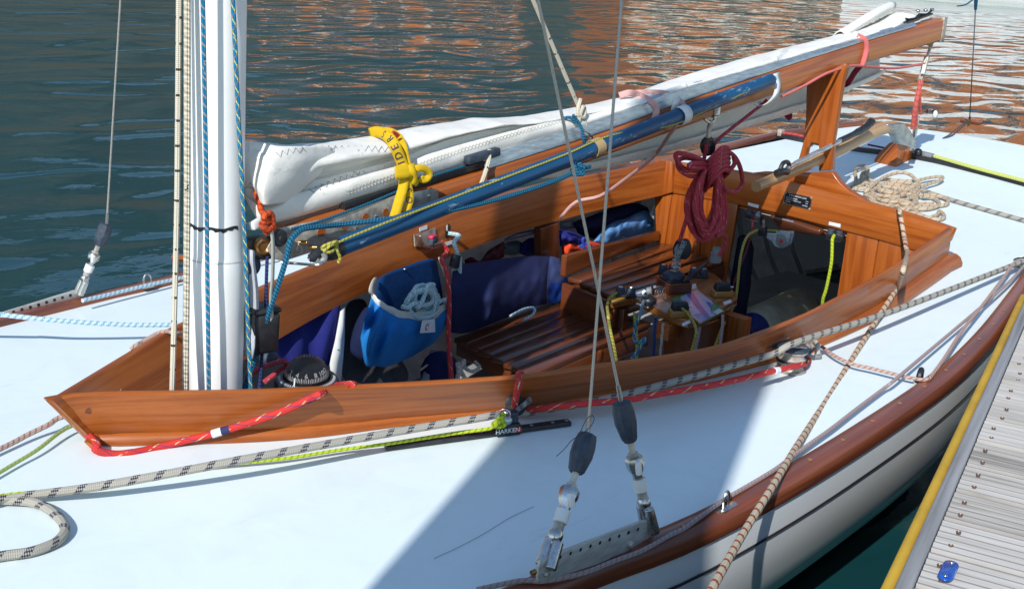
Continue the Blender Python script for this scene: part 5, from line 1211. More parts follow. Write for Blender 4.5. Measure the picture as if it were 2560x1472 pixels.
# control line through the fairlead and along the rail
z6 = lambda x, y: (1700+x/2.9116, 480+y/2.9116)
line('barber_hauler', [pd(2032, 884, .026)]+[pd(*z6(a, b), .02) for a, b in ((1000, 1110), (1130, 1195), (1250, 1250), (1400, 1285), (1560, 1325), (1700, 1356))]+[pd(*z6(1800, 1362), .022), pd(*z6(1850, 1310), .024), pd(*z6(1930, 1200), .03), pd(*z6(2060, 1000), .04), pd(*z6(2220, 800), .04), pd(*z6(2400, 560), .04), pd(*z6(2440, 505), .04)], .0042, R_PNK, 'pink flecked line from the cam cleat to the small fairlead and along the rail')
rl = [(850+x/2.9116, 972+y/2.9116) for x, y in ((1000, 1458), (1150, 1425), (1330, 1392), (1480, 1395), (1640, 1370), (1800, 1330), (2000, 1250), (2200, 1175), (2400, 1065), (2504, 1015))]
r3 = lambda x, y: (1700+x/2.9116, 972+y/2.9116)
rail_l = [pz(a, b, .024) for a, b in rl]+[pz(*r3(a, b), .03) for a, b in ((160, 920), (330, 800))]+[pd(*r3(a, b), .02) for a, b in ((520, 690), (700, 580), (830, 480), (930, 410), (1100, 290), (1280, 150), (1480, 0))]+[pd(*z6(a, b), .03) for a, b in ((1560, 1370), (1750, 1210), (2000, 1000), (2200, 830), (2400, 650), (2520, 520))]
line('control_line', rail_l, .0042, R_GRY, 'pinkish grey control line running along the near rail below the chain plate')
ey = thing('rail_eye', 'steel eye on the near rail with the pinkish line through it', 'eye', pz(*r3(330, 850), .02))
c = pz(*r3(330, 860), .022); M().poly([c+V((x, y, 0)) for x, y in ((-.03, .0), (-.022, .012), (.022, .012), (.03, 0), (.022, -.012), (-.022, -.012))], (0, 0, .0025)).build('base', SS, ey)
M().tube(cat([c+V((-.008, 0, 0)), c+V((-.008, 0, .022)), c+V((.0, 0, .031)), c+V((.008, 0, .022)), c+V((.008, 0, 0))], 4), .0024, 8).build('loop', SS, ey)
fl = thing('fairlead', 'small black and steel fairlead on the near rail', 'fairlead', pd(*z6(1735, 1370), 0))
c = pd(*z6(1735, 1375), .004); M().box(c, (.030, .022, .01), frame((.9, .4, 0), (0, 0, 1))).build('base', SS, fl, bevel=.002)
M().tube(cat([c+V((-.014, -.004, 0)), c+V((-.01, -.004, .02)), c+V((.006, .0, .026)), c+V((.018, .004, .018)), c+V((.02, .005, 0))], 4), .007, 8).build('bridge', BLK, fl)
qf = thing('quarter_block', 'black block at the near quarter where the grey sheet leads', 'block', pd(2552, 652))
c = pd(2552, 655, .028); sheave_block(c, .020, .016, (.3, .4, .85), (.8, .5, 0), qf, 1.2)
# far side rail rope and eye
q4 = lambda x, y: (x/2.9116, 480+y/2.9116)
line('rail_line', [pz(*q4(600, 790), .035), pz(*q4(800, 745), .033), pz(*q4(1070, 680), .033), pz(*q4(1385, 610), .03), pz(*q4(1560, 560), .035), pz(*q4(1900, 482), .04), pz(700, 632, .045)], .0055, R_LIFE, 'sky blue flecked rope lying along the far rail')
line('rail_line', [pd(-500, 725, .16), pd(-30, 783, .09), pd(0, 786, .085), pd(100, 797, .075), pd(210, 806, .062), pd(330, 812, .05), pd(432, 812, .045), pd(470, 812, .04)], .0055, R_LIFE, 'pale blue flecked rope stretched from the left edge across to the mast foot')
line('barber_hauler', [pd(325, 872, .012), pd(340, 862, .02), pd(365, 848, .03), pd(392, 834, .10), pd(415, 828, .115), pd(440, 832, .12), V((.15, .24, .09)), V((.19, .2, .03))], .0042, R_PNK, 'pink flecked rope hooked over the far coaming beside the mast')
ey = thing('rail_eye', 'thin steel eye standing on the far rail left of the mast', 'eye', pz(368, 716, .02))
c = pz(368, 716, .022); M().tube(cat([c+V((-.010, 0, 0)), c+V((-.010, 0, .022)), c+V((.0, 0, .034)), c+V((.011, 0, .022)), c+V((.011, 0, 0))], 4), .0026, 8).build('loop', SS, ey)
M().box(c+V((0, 0, -.001)), (.034, .014, .004)).build('base', SS, ey, bevel=.001)
m = M(); sp0 = pz(430, 642, WZ+.01); m.bar(sp0, pz(490, 645, WZ+.01), .02, .015); tag(m.build('driftwood', WB), 'orange stick floating on the water behind the mast', 'stick')

mc = thing('mooring_cleat', 'grey iron horn cleat bolted to the pontoon with the mooring rope under it', 'cleat', V((-.05, -1.48, .104)))
M().box((-.05, -1.48, .11), (.16, .06, .012), frame((1, .25, 0), (0, 0, 1))).build('base', GRP, mc, bevel=.003)
M().tube(cat([V((-.19, -1.515, .175)), V((-.1, -1.492, .168)), V((0, -1.468, .168)), V((.09, -1.445, .175))], 4), .014, 10).build('horn', GRP, mc)
for k_ in (-.03, .03): M().cyl(V((-.05+k_, -1.48+k_*.25, .11)), V((-.05+k_, -1.48+k_*.25, .17)), .014, n=10).build('leg', GRP, mc)
# ---------------------------------------------------------------- steering / control console on its pedestal
z5c = lambda x, y: (1400+x/3.832, 560+y/3.832)
ZC = -.10
con = thing('control_console', 'varnished wooden control table in the middle of the cockpit covered in cleats', 'control console', V((1.72, .02, -.42)))
cpoly = [z5c(*q) for q in ((440, 790), (470, 690), (520, 660), (700, 640), (880, 600), (930, 580), (890, 540), (960, 500), (1250, 480), (1420, 520), (1480, 545), (1590, 640), (1680, 725), (1690, 790), (1500, 905), (1300, 995), (1230, 1000), (1080, 960), (880, 860), (690, 775), (460, 822))]
M().poly([pz(u, v, ZC-.024) for u, v in cpoly], (0, 0, .024), uvx=(1, .2, 0), uvy=(-.2, 1, 0)).build('table_top', WC, con, bevel=.004)
pc_ = pz(1740, 800, ZC); pe = M()
pe.box((1.72, -.01, -.275), (.13, .11, .30)); pe.build('pedestal', WS, con, bevel=.004)
pe = M(); pe.bar(V((1.60, .02, -.15)), V((1.86, .02, -.15)), .05, .05); pe.build('bearer', WD, con, bevel=.003)
pe = M().box((1.86, -.04, -.22), (.04, .16, .19)); pe.build('side_board', WD, con, bevel=.003)
def cp_(x, y, h=0): return pz(*z5c(x, y), ZC+h)
bl = M(); b0 = cp_(1085, 640, .0); bl.box(b0+V((0, 0, .018)), (.085, .085, .036), frame((.9, -.5, 0), (0, 0, 1))); bl.build('block_base', WS, con, bevel=.003)
b0 = b0+V((0, 0, .036))
sw = thing('swivel_block', 'black swivel block on a coiled spring standing on the control table', 'block', b0)
M().box(b0+V((0, 0, .003)), (.075, .075, .006), frame((.9, -.5, 0), (0, 0, 1))).build('base_plate', BLK, sw, bevel=.002)
M().lathe(b0+V((0, .004, .006)), (0, 0, 1), [(.034, 0), (.036, .006), (.034, .014), (.026, .020), (0, .022)], 24).build('swivel_base', RUB, sw)
k0 = b0+V((0, .0, .026)); s_ = M(); s_.tube([k0+V((.016*math.cos(i*.52)*(1-.004*i), .016*math.sin(i*.52)*(1-.004*i), i*.0010)) for i in range(62)], .0017, 6); s_.build('spring', SS, sw)
M().tube([k0, k0+V((.002, .002, .06))], [.008, .007], 10).build('post', SSD, sw)
bc2 = pdep(*z5c(1170, 255), dep(k0)-.005); sheave_block(bc2, .026, .024, (-.35, -.85, .25), (.25, .1, 1), sw, 1.5, False)
pl_ = M(); d1 = pdep(*z5c(1195, 165), dep(k0)-.035); d2 = pdep(*z5c(1120, 325), dep(k0)-.035); pl_.bar(d1, d2, .016, .002, -_f); pl_ = pl_.build('side_plate', GRP, sw, bevel=.001)
for i in range(3):
    for s in (-1, 1):
        p = d1.lerp(d2, .12+i*.36)+_r*.0045*s-_f*.0014; M().lathe(p, -_f, [(.0024, 0), (.0024, .0004), (0, .0004)], 8).build('plate_hole', BLK, sw)
ar = M(); a0 = cp_(1210, 545, .048); a1 = pdep(*z5c(1400, 375), dep(a0)+.04); ar.bar(a0, a1, .012, .006); ar.bar(a0+V((.008, .006, -.004)), a1+V((.008, .006, -.004)), .006, .006)
ar.build('cleat_arm', BLK, sw, bevel=.001)
m = M(); a2 = pdep(*z5c(1490, 330), dep(a1)); m.lathe(a2, (0, 0, 1), [(.018, -.012), (.020, -.006), (.016, .014), (.018, .018), (.013, .018), (.012, .036), (.0105, .036), (.0105, .020)], 18); m.build('fairlead_cup', GRP, sw)
def camcleat(p, ang, name, label, col=BLK, wedge=False):
    t = thing(name, label, 'cleat', p); R = Matrix.Rotation(ang, 3, 'Z')
    M().box(p+V((0, 0, .004)), (.066, .036, .008), R).build('base', col, t, bevel=.003)
    for s in (-1, 1):
        q = p+R@V((s*.0165, 0, .008)); M().lathe(q, (0, 0, 1), [(.0145, 0), (.0152, .004), (.0138, .018), (.0120, .021), (0, .021)], 16).build('cam', RUB, t)
        M().lathe(q+V((0, 0, .0205)), (0, 0, 1), [(.0075, 0), (.0065, .002), (0, .0024)], 10).build('screw', SS, t)
    return t
ye = M().poly([cp_(x, y, .0006) for x, y in ((470, 700), (560, 650), (640, 690), (620, 740), (500, 775))], (0, 0, .006)).build('cleat_pad', simple('amber_pad', (.45, .22, .02), .5, coat=.4), con, bevel=.001)
camcleat(cp_(625, 690, .006), -.75, 'cam_cleat', 'double cam cleat on the amber pad at the near left corner of the table')
camcleat(cp_(1030, 470, .0), -.7, 'cam_cleat', 'double cam cleat behind the spring of the swivel block')
camcleat(cp_(1325, 505, .0), -.9, 'cam_cleat', 'double cam cleat under the black arm at the back of the table')
def wedge(p, ang, label):
    t = thing('cam_cleat', label, 'cleat', p); R = Matrix.Rotation(ang, 3, 'Z')
    M().box(p+V((0, 0, .010)), (.068, .042, .020), R, taper=.85).build('pad', simple('amber_block', (.34, .16, .025), .45, coat=.5), t, bevel=.004)
    M().box(p+V((0, 0, .033)), (.054, .034, .026), R, taper=.8).build('body', BLK, t, bevel=.006)
    M().tube([p+R@V((.02, 0, .030)), p+R@V((.036, -.004, .030))], .003, 8).build('lip', SS, t)
wedge(cp_(1140, 880), -.62, 'black cleat on an amber block at the front of the table, yellow line through it')
wedge(cp_(1545, 690), -.62, 'black cleat on an amber block at the right end of the table')
bk = thing('ratchet_block', 'black block with a blue line hanging over the near edge of the table', 'block', cp_(850, 720))
p = cp_(850, 735, .018); M().ball(p, (.024, .018), 16).build('body', BLK, bk); sheave_block(cp_(860, 640, .045), .014, .016, (.4, -.8, .3), (.1, .2, 1), bk, 1.2, False)
M().lathe(cp_(815, 665, .048), -_f, [(.006, 0), (.010, .001), (.010, .004), (.005, .005)], 14).build('eyelet', SS, bk)
for i in range(4): M().tube([cp_(930+i*22, 665, .022)+V((.010*math.cos(a), .002*math.sin(a), .016*math.sin(a))) for a in [2*math.pi*q/12 for q in range(13)]], .0011, 5).build('coil', SS, bk)
wp_ = M().poly([cp_(x, y, .0007) for x, y in ((700, 640), (840, 600), (935, 585), (935, 610), (830, 650), (800, 690), (715, 705), (700, 680))], (0, 0, .002)).build('white_plate', WHT, con)
wp_ = M().poly([cp_(x, y, .0007) for x, y in ((1225, 590), (1300, 575), (1310, 620), (1240, 640))], (0, 0, .002)).build('white_plate', WHT, con)
def label_plate(pts, name='label', lines=1, par=con, ext=(0, 0, .0012)):
    o = M().poly(pts, ext).build(name, LBL, par); a = (pts[0]+pts[3])/2; b = (pts[1]+pts[2])/2; e = V(ext)*1.5
    m = M()
    for k in range(5):
        p = a.lerp(b, .25+.11*k)+e; m.bar(p, a.lerp(b, .25+.11*k+.07)+e, (pts[0]-pts[3]).length*.22, .0003, tuple(V(ext).normalized()))
    return o
label_plate([cp_(x, y, .0005) for x, y in ((740, 758), (858, 790), (845, 803), (727, 768))])
label_plate([cp_(x, y, .0005) for x, y in ((1165, 955), (1240, 920), (1252, 945), (1180, 980))])
label_plate([cp_(x, y, .0005) for x, y in ((1560, 750), (1635, 725), (1645, 752), (1575, 778))])
# chart card
ch = thing('chart', 'small coloured harbour chart card lying on the control table', 'chart', cp_(1320, 780))
C4 = [cp_(1062, 726, .002), cp_(1308, 620, .002), cp_(1580, 835, .002), cp_(1340, 955, .002)]
def cq(s, t): return C4[0].lerp(C4[1], s).lerp(C4[3].lerp(C4[2], s), t)
M().poly(C4, (0, 0, .0008)).build('card', simple('chart_green', (.06, .30, .13), .25, coat=.4, vs=60), ch)
def patch(pts, col, h, name='patch'):
    M().poly([cq(*p)+V((0, 0, h)) for p in pts], (0, 0, .0003)).build(name, simple('chart_'+name, col, .25, coat=.4, var=.06, vs=80), ch)
patch([(.30, .05), (.62, .03), (.97, .06), (.98, .55), (.93, .66), (.80, .62), (.72, .80), (.62, .97), (.25, .98), (.05, .97), (.02, .62), (.12, .50), (.06, .32), (.22, .24)], (.50, .50, .68), .0009, 'shoal')
patch([(.55, .03), (.78, .03), (.66, .35), (.55, .60), (.44, .98), (.28, .98), (.36, .62), (.46, .33)], (.22, .17, .42), .0013, 'channel')
patch([(.10, .70), (.34, .74), (.28, .98), (.05, .97)], (.12, .32, .62), .0013, 'deep_water')
patch([(.66, .88), (.93, .86), (.95, .99), (.68, .99)], (.66, .70, .72), .0017, 'legend')
patch([(.80, .50), (.90, .60), (.72, .80), (.60, .92), (.585, .90), (.70, .76)], (.07, .12, .45), .0017, 'coast')
# lines hanging off the table
hl_ = 'control lines hanging from the table'
def hang_line(pts, r, mtl, label): line('control_line', pts, r, mtl, label, seg=5)
hang_line([cp_(560, 650, .02), cp_(500, 690, .012), cp_(455, 765, .003), pdep(*z5c(458, 850), 3.28), pdep(*z5c(480, 1010), 3.27), pdep(*z5c(520, 1190), 3.26), pdep(*z5c(555, 1400), 3.26)], .0042, R_YEL, 'cream yellow line falling from the left corner of the table')
hang_line([pdep(*z5c(712, 850), 3.33), pdep(*z5c(722, 960), 3.32), pdep(*z5c(738, 1150), 3.3), pdep(*z5c(728, 1400), 3.3)], .0040, R_YEL, 'cream yellow line falling under the table behind the bright blue one')
hang_line([cp_(815, 660, .046), cp_(800, 740, .02), pdep(*z5c(765, 870), 3.25), pdep(*z5c(725, 980), 3.24), pdep(*z5c(712, 1080), 3.24), pdep(*z5c(725, 1128), 3.24), pdep(*z5c(775, 1125), 3.23), pdep(*z5c(818, 1098), 3.22), pdep(*z5c(770, 1180), 3.22), pdep(*z5c(700, 1280), 3.22), pdep(*z5c(640, 1390), 3.22)], .0048, R_BLY, 'bright blue and yellow line kinking as it falls from the black block on the table')
hang_line([pdep(*z5c(918, 900), 3.36), pdep(*z5c(905, 1100), 3.35), pdep(*z5c(888, 1380), 3.35)], .004, R_NAVY, 'dark navy line falling beside the pedestal')
hang_line([pdep(*z5c(988, 950), 3.36), pdep(*z5c(970, 1140), 3.34), pdep(*z5c(945, 1380), 3.34)], .0036, R_TAN, 'tan line falling in front of the pedestal')
hang_line([cp_(1160, 800, .03), cp_(1230, 860, .015), cp_(1290, 960, .004), pdep(*z5c(1305, 1040), 3.42), pdep(*z5c(1285, 1130), 3.42), pdep(*z5c(1255, 1240), 3.42)], .0042, R_YEL, 'yellow line leading out of the front cleat and over the table edge')
hang_line([pdep(*z5c(1340, 985), 3.5), pdep(*z5c(1325, 1080), 3.5), pdep(*z5c(1290, 1230), 3.5)], .0042, R_GRY, 'grey line falling beside the yellow one in front of the pedestal')
hang_line([pdep(*z5c(1560, 870), 3.62), pdep(*z5c(1555, 1000), 3.6), pdep(*z5c(1530, 1180), 3.58)], .0045, R_GRY, 'grey line falling at the right end of the table')
hang_line([pb(1894, 575, .06), pb(1868, 592, .10), pb(1852, 640, .14), pb(1843, 720, .16), pdep(1836, 760, 3.95), pdep(1815, 800, 3.8), pdep(*z5c(1545, 1010), 3.65), pdep(*z5c(1480, 1190), 3.6)], .0045, R_YEL, 'yellow line from the bulkhead block down past the right end of the table')
# ---------------------------------------------------------------- aft bulkhead fittings
npl = thing('class_plate', 'black engraved plate with silver border on the aft coaming', 'plate', pb(2008, 500, .005))
z7 = lambda x, y: (1880+x/8.089, 460+y/8.089)
N4 = [pb(*z7(672, 150), .001), pb(*z7(1220, 275), .001), pb(*z7(1178, 518), .001), pb(*z7(630, 388), .001)]
def nq(s, t): return N4[0].lerp(N4[1], s).lerp(N4[3].lerp(N4[2], s), t)
M().poly(N4, (-.0015, .00015, 0)).build('border', SS, npl)
M().poly([nq(*q)+V((-.0018, 0, 0)) for q in ((.10, .05), (.90, .05), (.97, .16), (.97, .84), (.90, .95), (.10, .95), (.03, .84), (.03, .16))], (-.0006, 0, 0)).build('face', simple('plate_black', (.008, .010, .018), .35, vs=200), npl)
xr = (N4[1]-N4[0]).normalized(); yu = (N4[0]-N4[3]).normalized(); H_ = (N4[0]-N4[3]).length
def ptx(s, u_, v_, k, al='CENTER'): text(npl, s, nq(u_, v_)+V((-.0028, .0003, 0)), xr, yu, H_*k, LBL, align=al, ext=.0002)
ptx('X ONE DESIGN CLASS', .5, .20, .17); ptx('SAIL CLASS NUMBER', .09, .43, .12, 'LEFT'); ptx('YEAR OF CONSTRUCTION', .09, .60, .12, 'LEFT'); ptx('BUILDER', .09, .77, .12, 'LEFT'); ptx('X 20', .90, .43, .12, 'RIGHT'); ptx('1931', .90, .60, .12, 'RIGHT'); ptx('CLEMENS', .90, .80, .12, 'RIGHT')
for s, t in ((.02, .04), (.98, .04), (.98, .96), (.02, .96)): M().lathe(nq(s, t)+V((-.0016, 0, 0)), (-1, .1, 0), [(.004, 0), (.0035, .001), (0, .0012)], 8).build('screw', SSD, npl)
for q in (((1871, 506), (1898, 513), (1896, 521), (1870, 513)), ((2073, 554), (2102, 560), (2101, 569), (2072, 562))):
    label_plate([pb(*a, .001) for a in q], par=BOAT, ext=(-.0012, 0, 0))
label_plate([pb(*a, .062) for a in ((1956, 546), (1985, 553), (1983, 556), (1955, 549))], par=BOAT, ext=(-.001, 0, 0))
for u, v, l in ((1885, 540, 'black cam cleat under the deck beam at the left of the lazarette'), (2089, 590, 'black cam cleat at the right of the lazarette, lime line through it')):
    t = thing('cam_cleat', l, 'cleat', pb(u, v, .02)); p = pb(u, v, .01)
    M().box(p, (.03, .055, .020), frame((1, .1, 0), (0, 0, 1))).build('base', BLK, t, bevel=.003)
    for s in (-1, 1): M().lathe(p+V((-.006, s*.014, .006)), (0, 0, 1), [(.012, 0), (.011, .014), (0, .015)], 14).build('cam', RUB, t)
    M().bar(p+V((-.012, -.024, -.012)), p+V((-.012, .024, -.012)), .005, .003).build('lip', SS, t)
rb = thing('double_block', 'clear cheeked double block hanging at the top of the lazarette opening', 'block', pb(1948, 598, .0))
c = pb(*z7(600, 1150), .03); pts = [pb(*z7(x, y), .03) for x, y in ((470, 960), (770, 980), (755, 1100), (720, 1220), (640, 1295), (540, 1290), (450, 1250), (400, 1160), (285, 1090), (300, 1040), (540, 1050))]
CLR = simple('frosted_plastic', (.42, .45, .47), .2, coat=.5, vs=90, var=.3)
M().poly(pts, (.004, 0, 0)).build('cheek', CLR, rb, bevel=.001); M().poly([p+V((.026, 0, 0)) for p in pts], (.004, 0, 0)).build('cheek', CLR, rb, bevel=.001)
M().lathe(c+V((-.001, 0, 0)), (-1, .1, 0), [(.020, 0), (.022, .001), (.020, .002), (.0, .002)], 20).build('disc', GRP, rb); M().lathe(c+V((-.003, 0, 0)), (-1, .1, 0), [(.007, 0), (.006, .002), (0, .002)], 12).build('hub', REDP, rb)
M().box(pb(*z7(215, 960), .03), (.02, .028, .03), frame((1, .1, 0), (0, .1, 1))).build('head', BLK, rb, bevel=.003)
M().bar(pb(*z7(240, 720), .03), pb(*z7(240, 870), .03), .010, .003, (1, 0, 0)).build('shackle', SS, rb)
for k, (a, b, mt3) in enumerate((((310, 930), (540, 950), R_YEL), ((310, 1010), (520, 1020), R_TEAL), ((310, 1050), (540, 1070), R_TEAL))):
    M().tube([pb(*z7(*a), .022), pb(*z7(*b), .022)], .0035, 6).build('tackle_rope', mt3, rb)
line('control_line', [pb(*z7(1660, 1040), .03), pb(*z7(1625, 1130), .05), pb(*z7(1620, 1300), .06), pb(2078, 660, .07), pb(2066, 720, .07), pb(2057, 750, .07), pb(2055, 790, .05)], .0052, R_LIME, 'lime line hanging from the cleat at the right of the lazarette opening')
line('control_line', [pb(1880, 530, .02), pb(1881, 570, .03), pb(1868, 620, .05), pb(1845, 680, .07), pb(1830, 720, .08)], .0035, R_DRED, 'dark red cord hanging at the left of the lazarette opening')
# ---------------------------------------------------------------- fender stowed in the lazarette
fd = thing('fender', 'stained cream fender with a blue end lying in the lazarette', 'fender', pdep(1940, 850, 4.35))
f0, f1 = pdep(1880, 826, 4.36), pdep(2000, 768, 4.80); ax = (f1-f0).normalized(); L = (f1-f0).length; r = .080
FM, nt, b = mat('stained_fender'); co = coords(nt, 'Object')
lk(nt, ramp(nt, noise(nt, co, 9, 5, .65), [(.3, (.40, .36, .25)), (.6, (.66, .62, .48))]), b.inputs['Base Color']); b.inputs['Roughness'].default_value = .6
M().lathe(f0, ax, [(.052, 0), (.064, .012), (r, .05), (r*1.0, L*.5), (r, L-.03), (r*.85, L+.01), (r*.5, L+.04), (.018, L+.05), (0, L+.05)], 28).build('body', FM, fd)
M().lathe(f0, ax, [(0, -.032), (.03, -.030), (.045, -.014), (.0645, .013), (.054, .002)], 28).build('end', simple('blue_vinyl', (.008, .02, .16), .4, coat=.3, vs=30, var=.5), fd)
M().tube([f0-ax*.02+V((.03*math.cos(a), .012*math.sin(a), .03*math.sin(a))) for a in [2*math.pi*i/14 for i in range(15)]], .003, 6).build('lanyard', R_TWI, fd)
fp_ = M().tube(cat([f0-ax*.03, pdep(1850, 862, 4.1), pdep(1846, 872, 4.1), pdep(1858, 880, 4.05)], 4), .0035, 6); fp_.build('lanyard', R_TWI, fd)
# dark bag standing left of the fender
db = M(); dpt = [pb(*q, -.05) for q in ((1842, 585), (1860, 598), (1868, 625), (1860, 720), (1838, 860), (1790, 860), (1822, 700))]
tag(db.poly(dpt, (.05, -.005, 0)).build('stowage_bag', cloth('dark_navy_cloth', (.012, .015, .035)), None, bevel=.015), 'dark navy bag standing at the left side of the lazarette opening', 'bag')
# ---------------------------------------------------------------- starboard side stowage
z8 = lambda x, y: (600+x/4.045, 640+y/4.045)
z85 = lambda x, y: (850+x/2.9116, 480+y/2.9116)
hb_ = thing('halyard_bag', 'royal blue canvas rope bag with grey webbing rim hung on the far coaming', 'rope bag', py(1010, 915, .42))
def yb(u): return .375+(u-900)/230*.11
def bagp(x, y, o=0.0):
    u, v = z8(x, y); return py(u, v, yb(u)-o)
# back panel
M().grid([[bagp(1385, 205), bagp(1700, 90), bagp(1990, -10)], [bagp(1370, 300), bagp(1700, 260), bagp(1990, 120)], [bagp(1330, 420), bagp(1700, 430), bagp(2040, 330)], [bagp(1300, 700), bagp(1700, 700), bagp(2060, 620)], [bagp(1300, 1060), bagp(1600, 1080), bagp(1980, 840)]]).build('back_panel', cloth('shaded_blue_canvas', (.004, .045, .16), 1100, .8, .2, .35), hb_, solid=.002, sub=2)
# pouch: rim to bottom, with gathers
rim = [(1330, 400, .01), (1400, 470, .05), (1520, 545, .085), (1680, 600, .10), (1850, 600, .10), (1990, 570, .08), (2095, 500, .05), (2120, 430, .02)]
btm = [(1215, 830, .02), (1268, 1100, .05), (1370, 1112, .07), (1480, 1120, .075), (1640, 1060, .07), (1800, 980, .06), (2000, 840, .035), (2105, 640, .015)]
R1 = cat([(a, b, c) for a, b, c in rim], 6); B1 = cat([(a, b, c) for a, b, c in btm], 6); rows = []
for i in range(len(R1)):
    s = i/(len(R1)-1); r = []
    for k in range(11):
        t = k/10; q = R1[i].lerp(B1[i], t); g = math.sin(math.pi*min(1, t*1.05))
        fold = (.024*math.sin(s*34+t*4)*math.exp(-((s-.08)/.30)**2)+.006*nz.noise(V((s*9, t*3, 2))))*g
        r.append(bagp(q.x, q.y, q.z+.035*g+fold))
    b_ = bagp(B1[i].x, B1[i].y, 0); r.append(r[-1].lerp(b_, .5)); r.append(b_)
    rows.append(r)
M().grid(rows).build('pouch', CBLU, hb_, solid=.002, sub=1, ang=80)
m = M().grid([[bagp(p.x-4, p.y-40+6*math.sin(i*1.3), p.z+.002), bagp(p.x-2, p.y, p.z+.007), bagp(p.x, p.y+58+6*math.sin(i*1.3), p.z+.006+.004*math.sin(i*.9))] for i, p in enumerate(R1)]); m.build('rim_webbing', cloth('pale_webbing', (.62, .62, .56), 1600, .8, .1, .2), hb_, solid=.003, sub=1)
M().grid([[bagp(1350, 205, .012), bagp(1385, 215, .004)], [bagp(1310, 290, .02), bagp(1372, 290, .006)], [bagp(1290, 370, .024), bagp(1365, 350, .012)], [bagp(1330, 400, .02), bagp(1370, 390, .02)]]).build('side_binding', WEBB, hb_, solid=.003, sub=1)
M().grid([[bagp(1990, 0), bagp(2020, 10)], [bagp(2040, 120, .01), bagp(2062, 120, .012)], [bagp(2080, 250, .012), bagp(2096, 250, .016)], [bagp(2110, 400, .012), bagp(2126, 410, .02)]]).build('side_binding', WEBB, hb_, solid=.003, sub=1)
lc = [bagp(x, y, .150) for x, y in ((1842, 652), (1968, 632), (1972, 768), (1818, 778))]
lg_ = M().poly(lc, (0, -.001, 0)).build('logo_patch', LBL, hb_)
lx = (lc[1]-lc[0]).normalized(); lyv = (lc[0]-lc[3]).normalized(); cc = lc[0].lerp(lc[1], .40).lerp(lc[3].lerp(lc[2], .42), .55)+V((0, -.002, 0)); rr = (lc[0]-lc[3]).length*.27
m = M(); arc = [math.radians(a) for a in range(75, 300, 15)]
m.grid([[cc+(lx*math.cos(a)+lyv*math.sin(a))*rr, cc+(lx*math.cos(a)+lyv*math.sin(a))*rr*.62] for a in arc]); m.build('red_arc', REDP, lg_, solid=.0008)
M().poly([cc+lx*rr*.25+lyv*rr*.9, cc+lx*rr*.75+lyv*rr*1.2, cc+lx*rr*1.0-lyv*rr*.4, cc+lx*rr*.7+lyv*rr*.2], (0, -.0008, 0)).build('blue_sail', simple('logo_blue', (.30, .45, .62), .6), lg_)
for x, y in ((1665, 135), (1358, 268)): M().ball(bagp(x, y, .006 if x > 1500 else .012), (.004, .004), 8).build('stud', SS, hb_)
M().grid([[bagp(1290, 480, .0), bagp(1320, 560, .03), bagp(1300, 640, .04)], [bagp(1180, 640, -.02), bagp(1240, 690, .01), bagp(1290, 720, .03)], [bagp(1130, 800, -.02), bagp(1180, 830, .01), bagp(1250, 860, .03)], [bagp(1100, 975, -.02), bagp(1180, 1020, .005), bagp(1280, 1095, .03)]]).build('side_pleat', cloth('shadowed_blue_canvas', (.006, .012, .050)), hb_, solid=.002, sub=2)  # pleat lies in shadow; that shade is put into its canvas colour
# rope in the bag
m = M(); rnd = random.Random(11)
for k in range(9):
    cxx, cyy = 1865+rnd.uniform(-40, 45), 440+rnd.uniform(-40, 50); rx, ry = rnd.uniform(80, 150), rnd.uniform(70, 150); ph = rnd.uniform(0, 6); o = .05+.008*k
    m.tube(cat([bagp(cxx+rx*math.cos(ph+a)+12*math.sin(a*3), cyy+ry*math.sin(ph+a), o+.010*math.sin(a*2+k)) for a in [i*.62 for i in range(11)]], 4), .0060, 8)
m.tube(cat([bagp(x, y, o) for x, y, o in ((1640, 510, .10), (1700, 520, .11), (1760, 480, .12), (1800, 520, .125), (1850, 440, .13), (1900, 300, .12), (1960, 290, .10))], 4), .0060, 8)
m.tube(cat([bagp(x, y, o) for x, y, o in ((2000, 470, .11), (2080, 440, .09), (2160, 440, .05), (2220, 490, .03), (2225, 560, .03), (2180, 600, .03), (2130, 580, .03), (2125, 560, .03))], 4), .0060, 8)
tag(m.build('coiled_rope', R_TEAL), 'pale teal rope tangled in the mouth of the blue bag', 'coiled rope')
# cleat bracket and slot on the far coaming
def sface(u, v, o):
    h = CSV.ray_cast(CP, ray(u, v).normalized()); p = h[0] if h[0] else py(u, v, .5)
    return p+V((.35, -.93, .1)).normalized()*o
_m = M()
def inn(c_, i): t = (c_[min(i+1, 59)]-c_[max(0, i-1)]).normalized(); return V((t.y, -t.x, 0)).normalized()*.0175
_m.grid([[sB[i]+inn(sB, i), sT[i]+inn(sT, i)] for i in range(60)]); CSV = bvh(_m)
cb3 = thing('cleat_bracket', 'steel bracket with a red lined cleat on the far coaming', 'cleat', sface(1060, 605, .01))
zz = lambda a, b: z85(a, b)
M().poly([sface(*zz(a, b), .002) for a, b in ((575, 300), (685, 260), (690, 385), (535, 395), (530, 310))], (.0008, -.002, 0)).build('back_plate', SSD, cb3)
M().poly([sface(*zz(a, b), .004)+V((0, 0, 0)) for a, b in ((530, 310), (545, 395), (620, 405), (700, 380), (690, 350), (620, 370), (560, 360))], (.006, -.022, 0)).build('tray', SS, cb3, bevel=.001)
M().box(sface(*zz(635, 352), .018), (.036, .018, .018), frame((.9, .35, .0), (0, 0, 1))).build('cleat_body', RUB, cb3, bevel=.004)
M().box(sface(*zz(628, 322), .02), (.034, .016, .010), frame((.9, .35, .0), (0, 0, 1))).build('cleat_cam', simple('pink_plastic', (.55, .04, .10), .4), cb3, bevel=.003)
